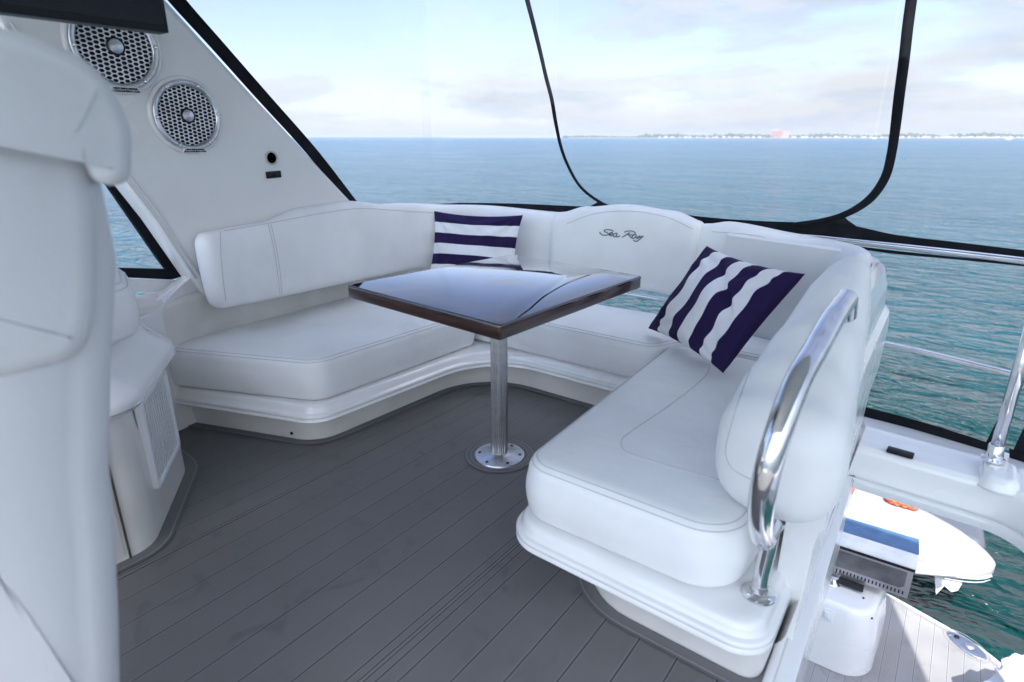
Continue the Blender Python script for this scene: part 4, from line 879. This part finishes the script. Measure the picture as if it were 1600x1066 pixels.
bm = bmesh.new(); prism(bm, [Vector((x, gy(y, x), LZ-.044)) for x, y in ((gx0, f0.y+.004), (f0.x-.006, f0.y+.004), (b0.x-.02, b0.y-.02), (gx0, b0.y-.02))], (0, 0, .034)); mob('gasket', bm, BLACK, GR, False)
bm = bmesh.new(); prism(bm, [Vector((x, gy(y, x), LZ-.012)) for x, y in ((gx0, f0.y-.005), (f0.x, f0.y-.005), (b0.x, b0.y), (gx0, b0.y))], (0, 0, .012)); ld = mob('lid', bm, vary(mat('pale_lid', (.72, .72, .72), .45), (.6, .6, .6), 9), GR, False)
bm = bmesh.new(); prism(bm, [Vector((x, gy(y, x), LZ+.001)) for x, y in ((gx0, m0.y), (m0.x+.001, m0.y), (b0.x-.001, b0.y-.004), (gx0, b0.y-.004))], (0, 0, .003)); mob('sky_reflection', bm, vary(mat('sky_reflection', (.075, .15, .27), .5), (.055, .12, .23), 12), ld, False)  # sky mirrored in the lid, painted on as a blue strip
bm = bmesh.new(); fx = lambda x: gy(f0.y+.01, x)
for i in range(26):
    x = f0.x-.05-i*.0255
    bx(bm, x-.005, x+.005, fx(x)-.003, fx(x)+.002, ZB+.025, ZB+.055, 0)
mob('vent_slots', bm, BLACK, gb, False)
bm = bmesh.new(); xr = f0.x-.05; prism(bm, [Vector((gx0, fx(gx0)-.003, ZB+.075)), Vector((xr-.03, fx(xr)-.003, ZB+.075)), Vector((xr, fx(xr)-.003, ZB+.10)), Vector((xr, fx(xr)-.003, LZ-.065)), Vector((gx0, fx(gx0)-.003, LZ-.065))], (0, .004, 0)); mob('front_panel', bm, vary(mat('smoked_steel', (.16, .16, .17), .35, .8), (.24, .23, .23), 8), gb, False)
bm = bmesh.new(); x1 = f0.x-.30; bx(bm, gx0, x1, fx(x1)-.05, fx(x1)-.01, ZB-.05, ZB-.004, .002); mob('drip_tray', bm, DARKM, GR, False)
kp = atz(1301, 912, PZ+.583); bm = bmesh.new(); lathe(bm, [(.055, 0), (.055, .012), (.03, .03), (.022, .06), (.042, .075), (.042, .095), (.02, .10)], Matrix.Translation(kp), 24); mob('knob', bm, STEEL, GR, sharp=40)
# cleat plate in platform
q = atz(1510, 1008, PZ+.005); CLT = thing('deck_plate', 'polished oval deck plate set in the swim platform', 'deck fitting', q)
bm = bmesh.new(); Pq = [Vector((q.x+.16*math.cos(a)*math.cos(-.62)-.085*math.sin(a)*math.sin(-.62), q.y+.16*math.cos(a)*math.sin(-.62)+.085*math.sin(a)*math.cos(-.62))) for a in [2*PI*k/40 for k in range(40)]]
rings(bm, Pq, [(0, PZ+.001), (0, PZ+.006), (.008, PZ+.012)], crown=.006); mob('plate', bm, STEEL, CLT)
bm = bmesh.new(); lathe(bm, [(.02, .018), (.02, .022), (.008, .022)], Matrix.Translation((q.x-.07, q.y+.04, PZ)), 20); mob('keyhole', bm, BLACK, CLT)
bm = bmesh.new(); lathe(bm, [(.04, .015), (.036, .024), (.01, .028)], Matrix.Translation((q.x+.02, q.y-.01, PZ)), 24); mob('cap', bm, ALU, CLT)
bm = bmesh.new(); flat_ring(bm, Pq, .02, .026, PZ+.0045); tag(mob('deck_margin_line', bm, TEAKL, smooth=False), kind='structure')
# dinghy
D = thing('dinghy', 'white moulded dinghy with pointed bow stowed across the stern', 'dinghy', (-.5, 6.8, PZ+.1))
def dstat(x):
    t = (x+2.4)/3.25; t = min(max(t, 0), 1)
    hw = .62*(1-max(0, (t-.35)/.65)**2.6)**.52 if t < 1 else 0
    return hw, 6.78-.40*max(0, t-.45)**1.3/.55**1.3*1.0, -2.28-.10*t, -2.72+.10*max(0, (t-.7)/.3)**2
bm = bmesh.new(); rs = []; NS = 44; MS_ = 30
for i in range(NS+1):
    u = i/NS; x = -2.4+3.25*(1-(1-u)**1.5); hw, cy, zt, zb = dstat(x); hw = max(hw, .004); row = []
    for k in range(MS_):
        a = 2*PI*k/MS_; c_, s_ = math.cos(a), math.sin(a)
        yy = cy+hw*math.copysign(abs(c_)**.75, c_); h = (zt-zb)/2*(.35+.65*min(1, hw/.35))
        z = (zt+zb)/2+h*(math.copysign(abs(s_)**.8, s_)); row.append(bm.verts.new((x, yy, z)))
    rs.append(row)
for a, b in zip(rs, rs[1:]): bridge(bm, a, b)
bm.faces.new(rs[0]); bm.faces.new(rs[-1])
DW = vary(mat('dinghy_white', (.42, .43, .45), .35, coat=.2), (.35, .36, .38), 2); dh = mob('hull', bm, DW, D)
for dz, rr, m_ in ((-.03, .012, WHITEP), (-.075, .006, mat('rub_grey', (.4, .42, .44), .5))):
    pts = []
    for i in range(60):
        x = -2.3+3.13*i/59; hw, cy, zt, zb = dstat(x); pts.append((x, cy-hw-.004, (zt+zb)/2+dz))
    bm = bmesh.new(); tube(bm, pts, rr, 8); mob('rub_rail', bm, m_, D)
# side pod / step on the near quarter
bm = bmesh.new(); pp = [atz(x, y, -2.38) for x, y in ((1425, 872), (1490, 880), (1498, 897), (1430, 891))]; prism(bm, pp, (0, 0, -.05)); r_ = bmesh.ops.bevel(bm, geom=list(bm.edges), offset=.01, segments=2, affect='EDGES'); mob('step_pad', bm, WHITEP, D)
bm = bmesh.new(); q0 = Vector((.42, 6.12, -2.62))
for pp_ in (((0, 0, 0), (.09, 0, 0), (.085, -.03, -.06), (.045, -.05, -.16)), ((.09, 0, 0), (.21, .02, 0), (.19, -.02, -.06), (.15, -.03, -.09), (.085, -.03, -.05))): prism(bm, [q0+Vector(a) for a in pp_], (0, .03, 0))
mob('chock_fin', bm, WHITEP, D, False)
# seating recess line & grey panel
pts = on_surf([dh], sub([(1335, 808), (1370, 815), (1400, 828), (1425, 842)], 5), .002)
if len(pts) > 2: bm = bmesh.new(); tube(bm, pts, .008, 6); mob('moulded_line', bm, mat('line_grey', (.6, .62, .66), .5), D)
RO = thing('coiled_line', 'orange coiled line lying on the white dinghy', 'rope', (0, 7.2, -2.3))
bm = bmesh.new(); pts = []; A0 = on_surf([dh], [(1388, 782)], .02); A1 = on_surf([dh], [(1428, 796)], .02)
A0 = A0[0] if A0 else atz(1388, 782, -2.35); A1 = A1[0] if A1 else atz(1428, 796, -2.35)
for i in range(160): t = i/159; c = A0.lerp(A1, t); a = t*2*PI*9; pts.append(c+Vector((.045*math.cos(a), .10*math.sin(a)*(1-.4*t), .03+.02*math.sin(a*1.7))))
tube(bm, pts, .016, 7); mob('line', bm, ORANGE, RO)
OM = thing('outboard_engine', 'dark grey engine housing behind the dinghy bow', 'engine', (.6, 7.3, -2.6))
q1 = atz(1500, 838, -2.5); bm = bmesh.new(); Po = rounded([(q1.x-.42, q1.y+.02, .1), (q1.x+.24, q1.y+.06, .12), (q1.x+.22, q1.y+.5, .1), (q1.x-.42, q1.y+.5, .1)], True, 8, .1); rings(bm, Po, [(.05, -2.74), (0, -2.70), (0, -2.62), (.03, -2.56), (.10, -2.53)]); mob('housing', bm, mat('engine_grey', (.09, .10, .12), .35, coat=.4), OM)
bm = bmesh.new(); tube(bm, [q1+Vector((-.35, -.05, 0)), q1+Vector((-.3, .02, .08)), q1+Vector((-.15, .06, .02))], .02, 8); mob('fitting', bm, STEEL, OM)
# folded white cover at lower right
CV = thing('folded_cover', 'crumpled white fabric cover at the lower right corner', 'cover', (.9, 4.5, -2.1))
bm = bmesh.new(); c0 = Vector((1.16, 4.55, -2.36))
g = bmesh.ops.create_icosphere(bm, subdivisions=6, radius=1)
from mathutils import noise
for v in bm.verts:
    n = v.co.normalized(); q = n+noise.noise_vector(n*1.6+Vector((5, 2, 9)))*.35
    f = noise.noise(q*1.3+Vector((4, 1, 2)))*.45; rdg = (1-abs(noise.noise(q*2.3+Vector((1, 7, 3))))*3.2)*.13+(1-abs(noise.noise(q*5+Vector((1, 7, 3))))*3)*.03; r = 1+f+rdg
    v.co = c0+Vector((n.x*.36, n.y*.42, n.z*.38))*r
mob('cloth', bm, mat('cover_white', (.76, .77, .80), .6, bump=[(40, .2, .004, 3)]), CV)

# ------------------------------------------------------------------ air
bm = bmesh.new(); bx(bm, -13500, 13500, -13500, 13500, WZ-1.5, 42)
hm = bpy.data.materials.new('haze'); hm.use_nodes = True; nt = hm.node_tree; nt.nodes.clear(); o_ = N(nt, 'ShaderNodeOutputMaterial')
pv = N(nt, 'ShaderNodeVolumePrincipled'); pv.inputs['Color'].default_value = (.86, .92, 1, 1); pv.inputs['Density'].default_value = .00016; pv.inputs['Anisotropy'].default_value = .2; L(nt, pv.outputs[0], o_.inputs['Volume'])
tag(mob('haze', bm, hm, smooth=False), kind='stuff')
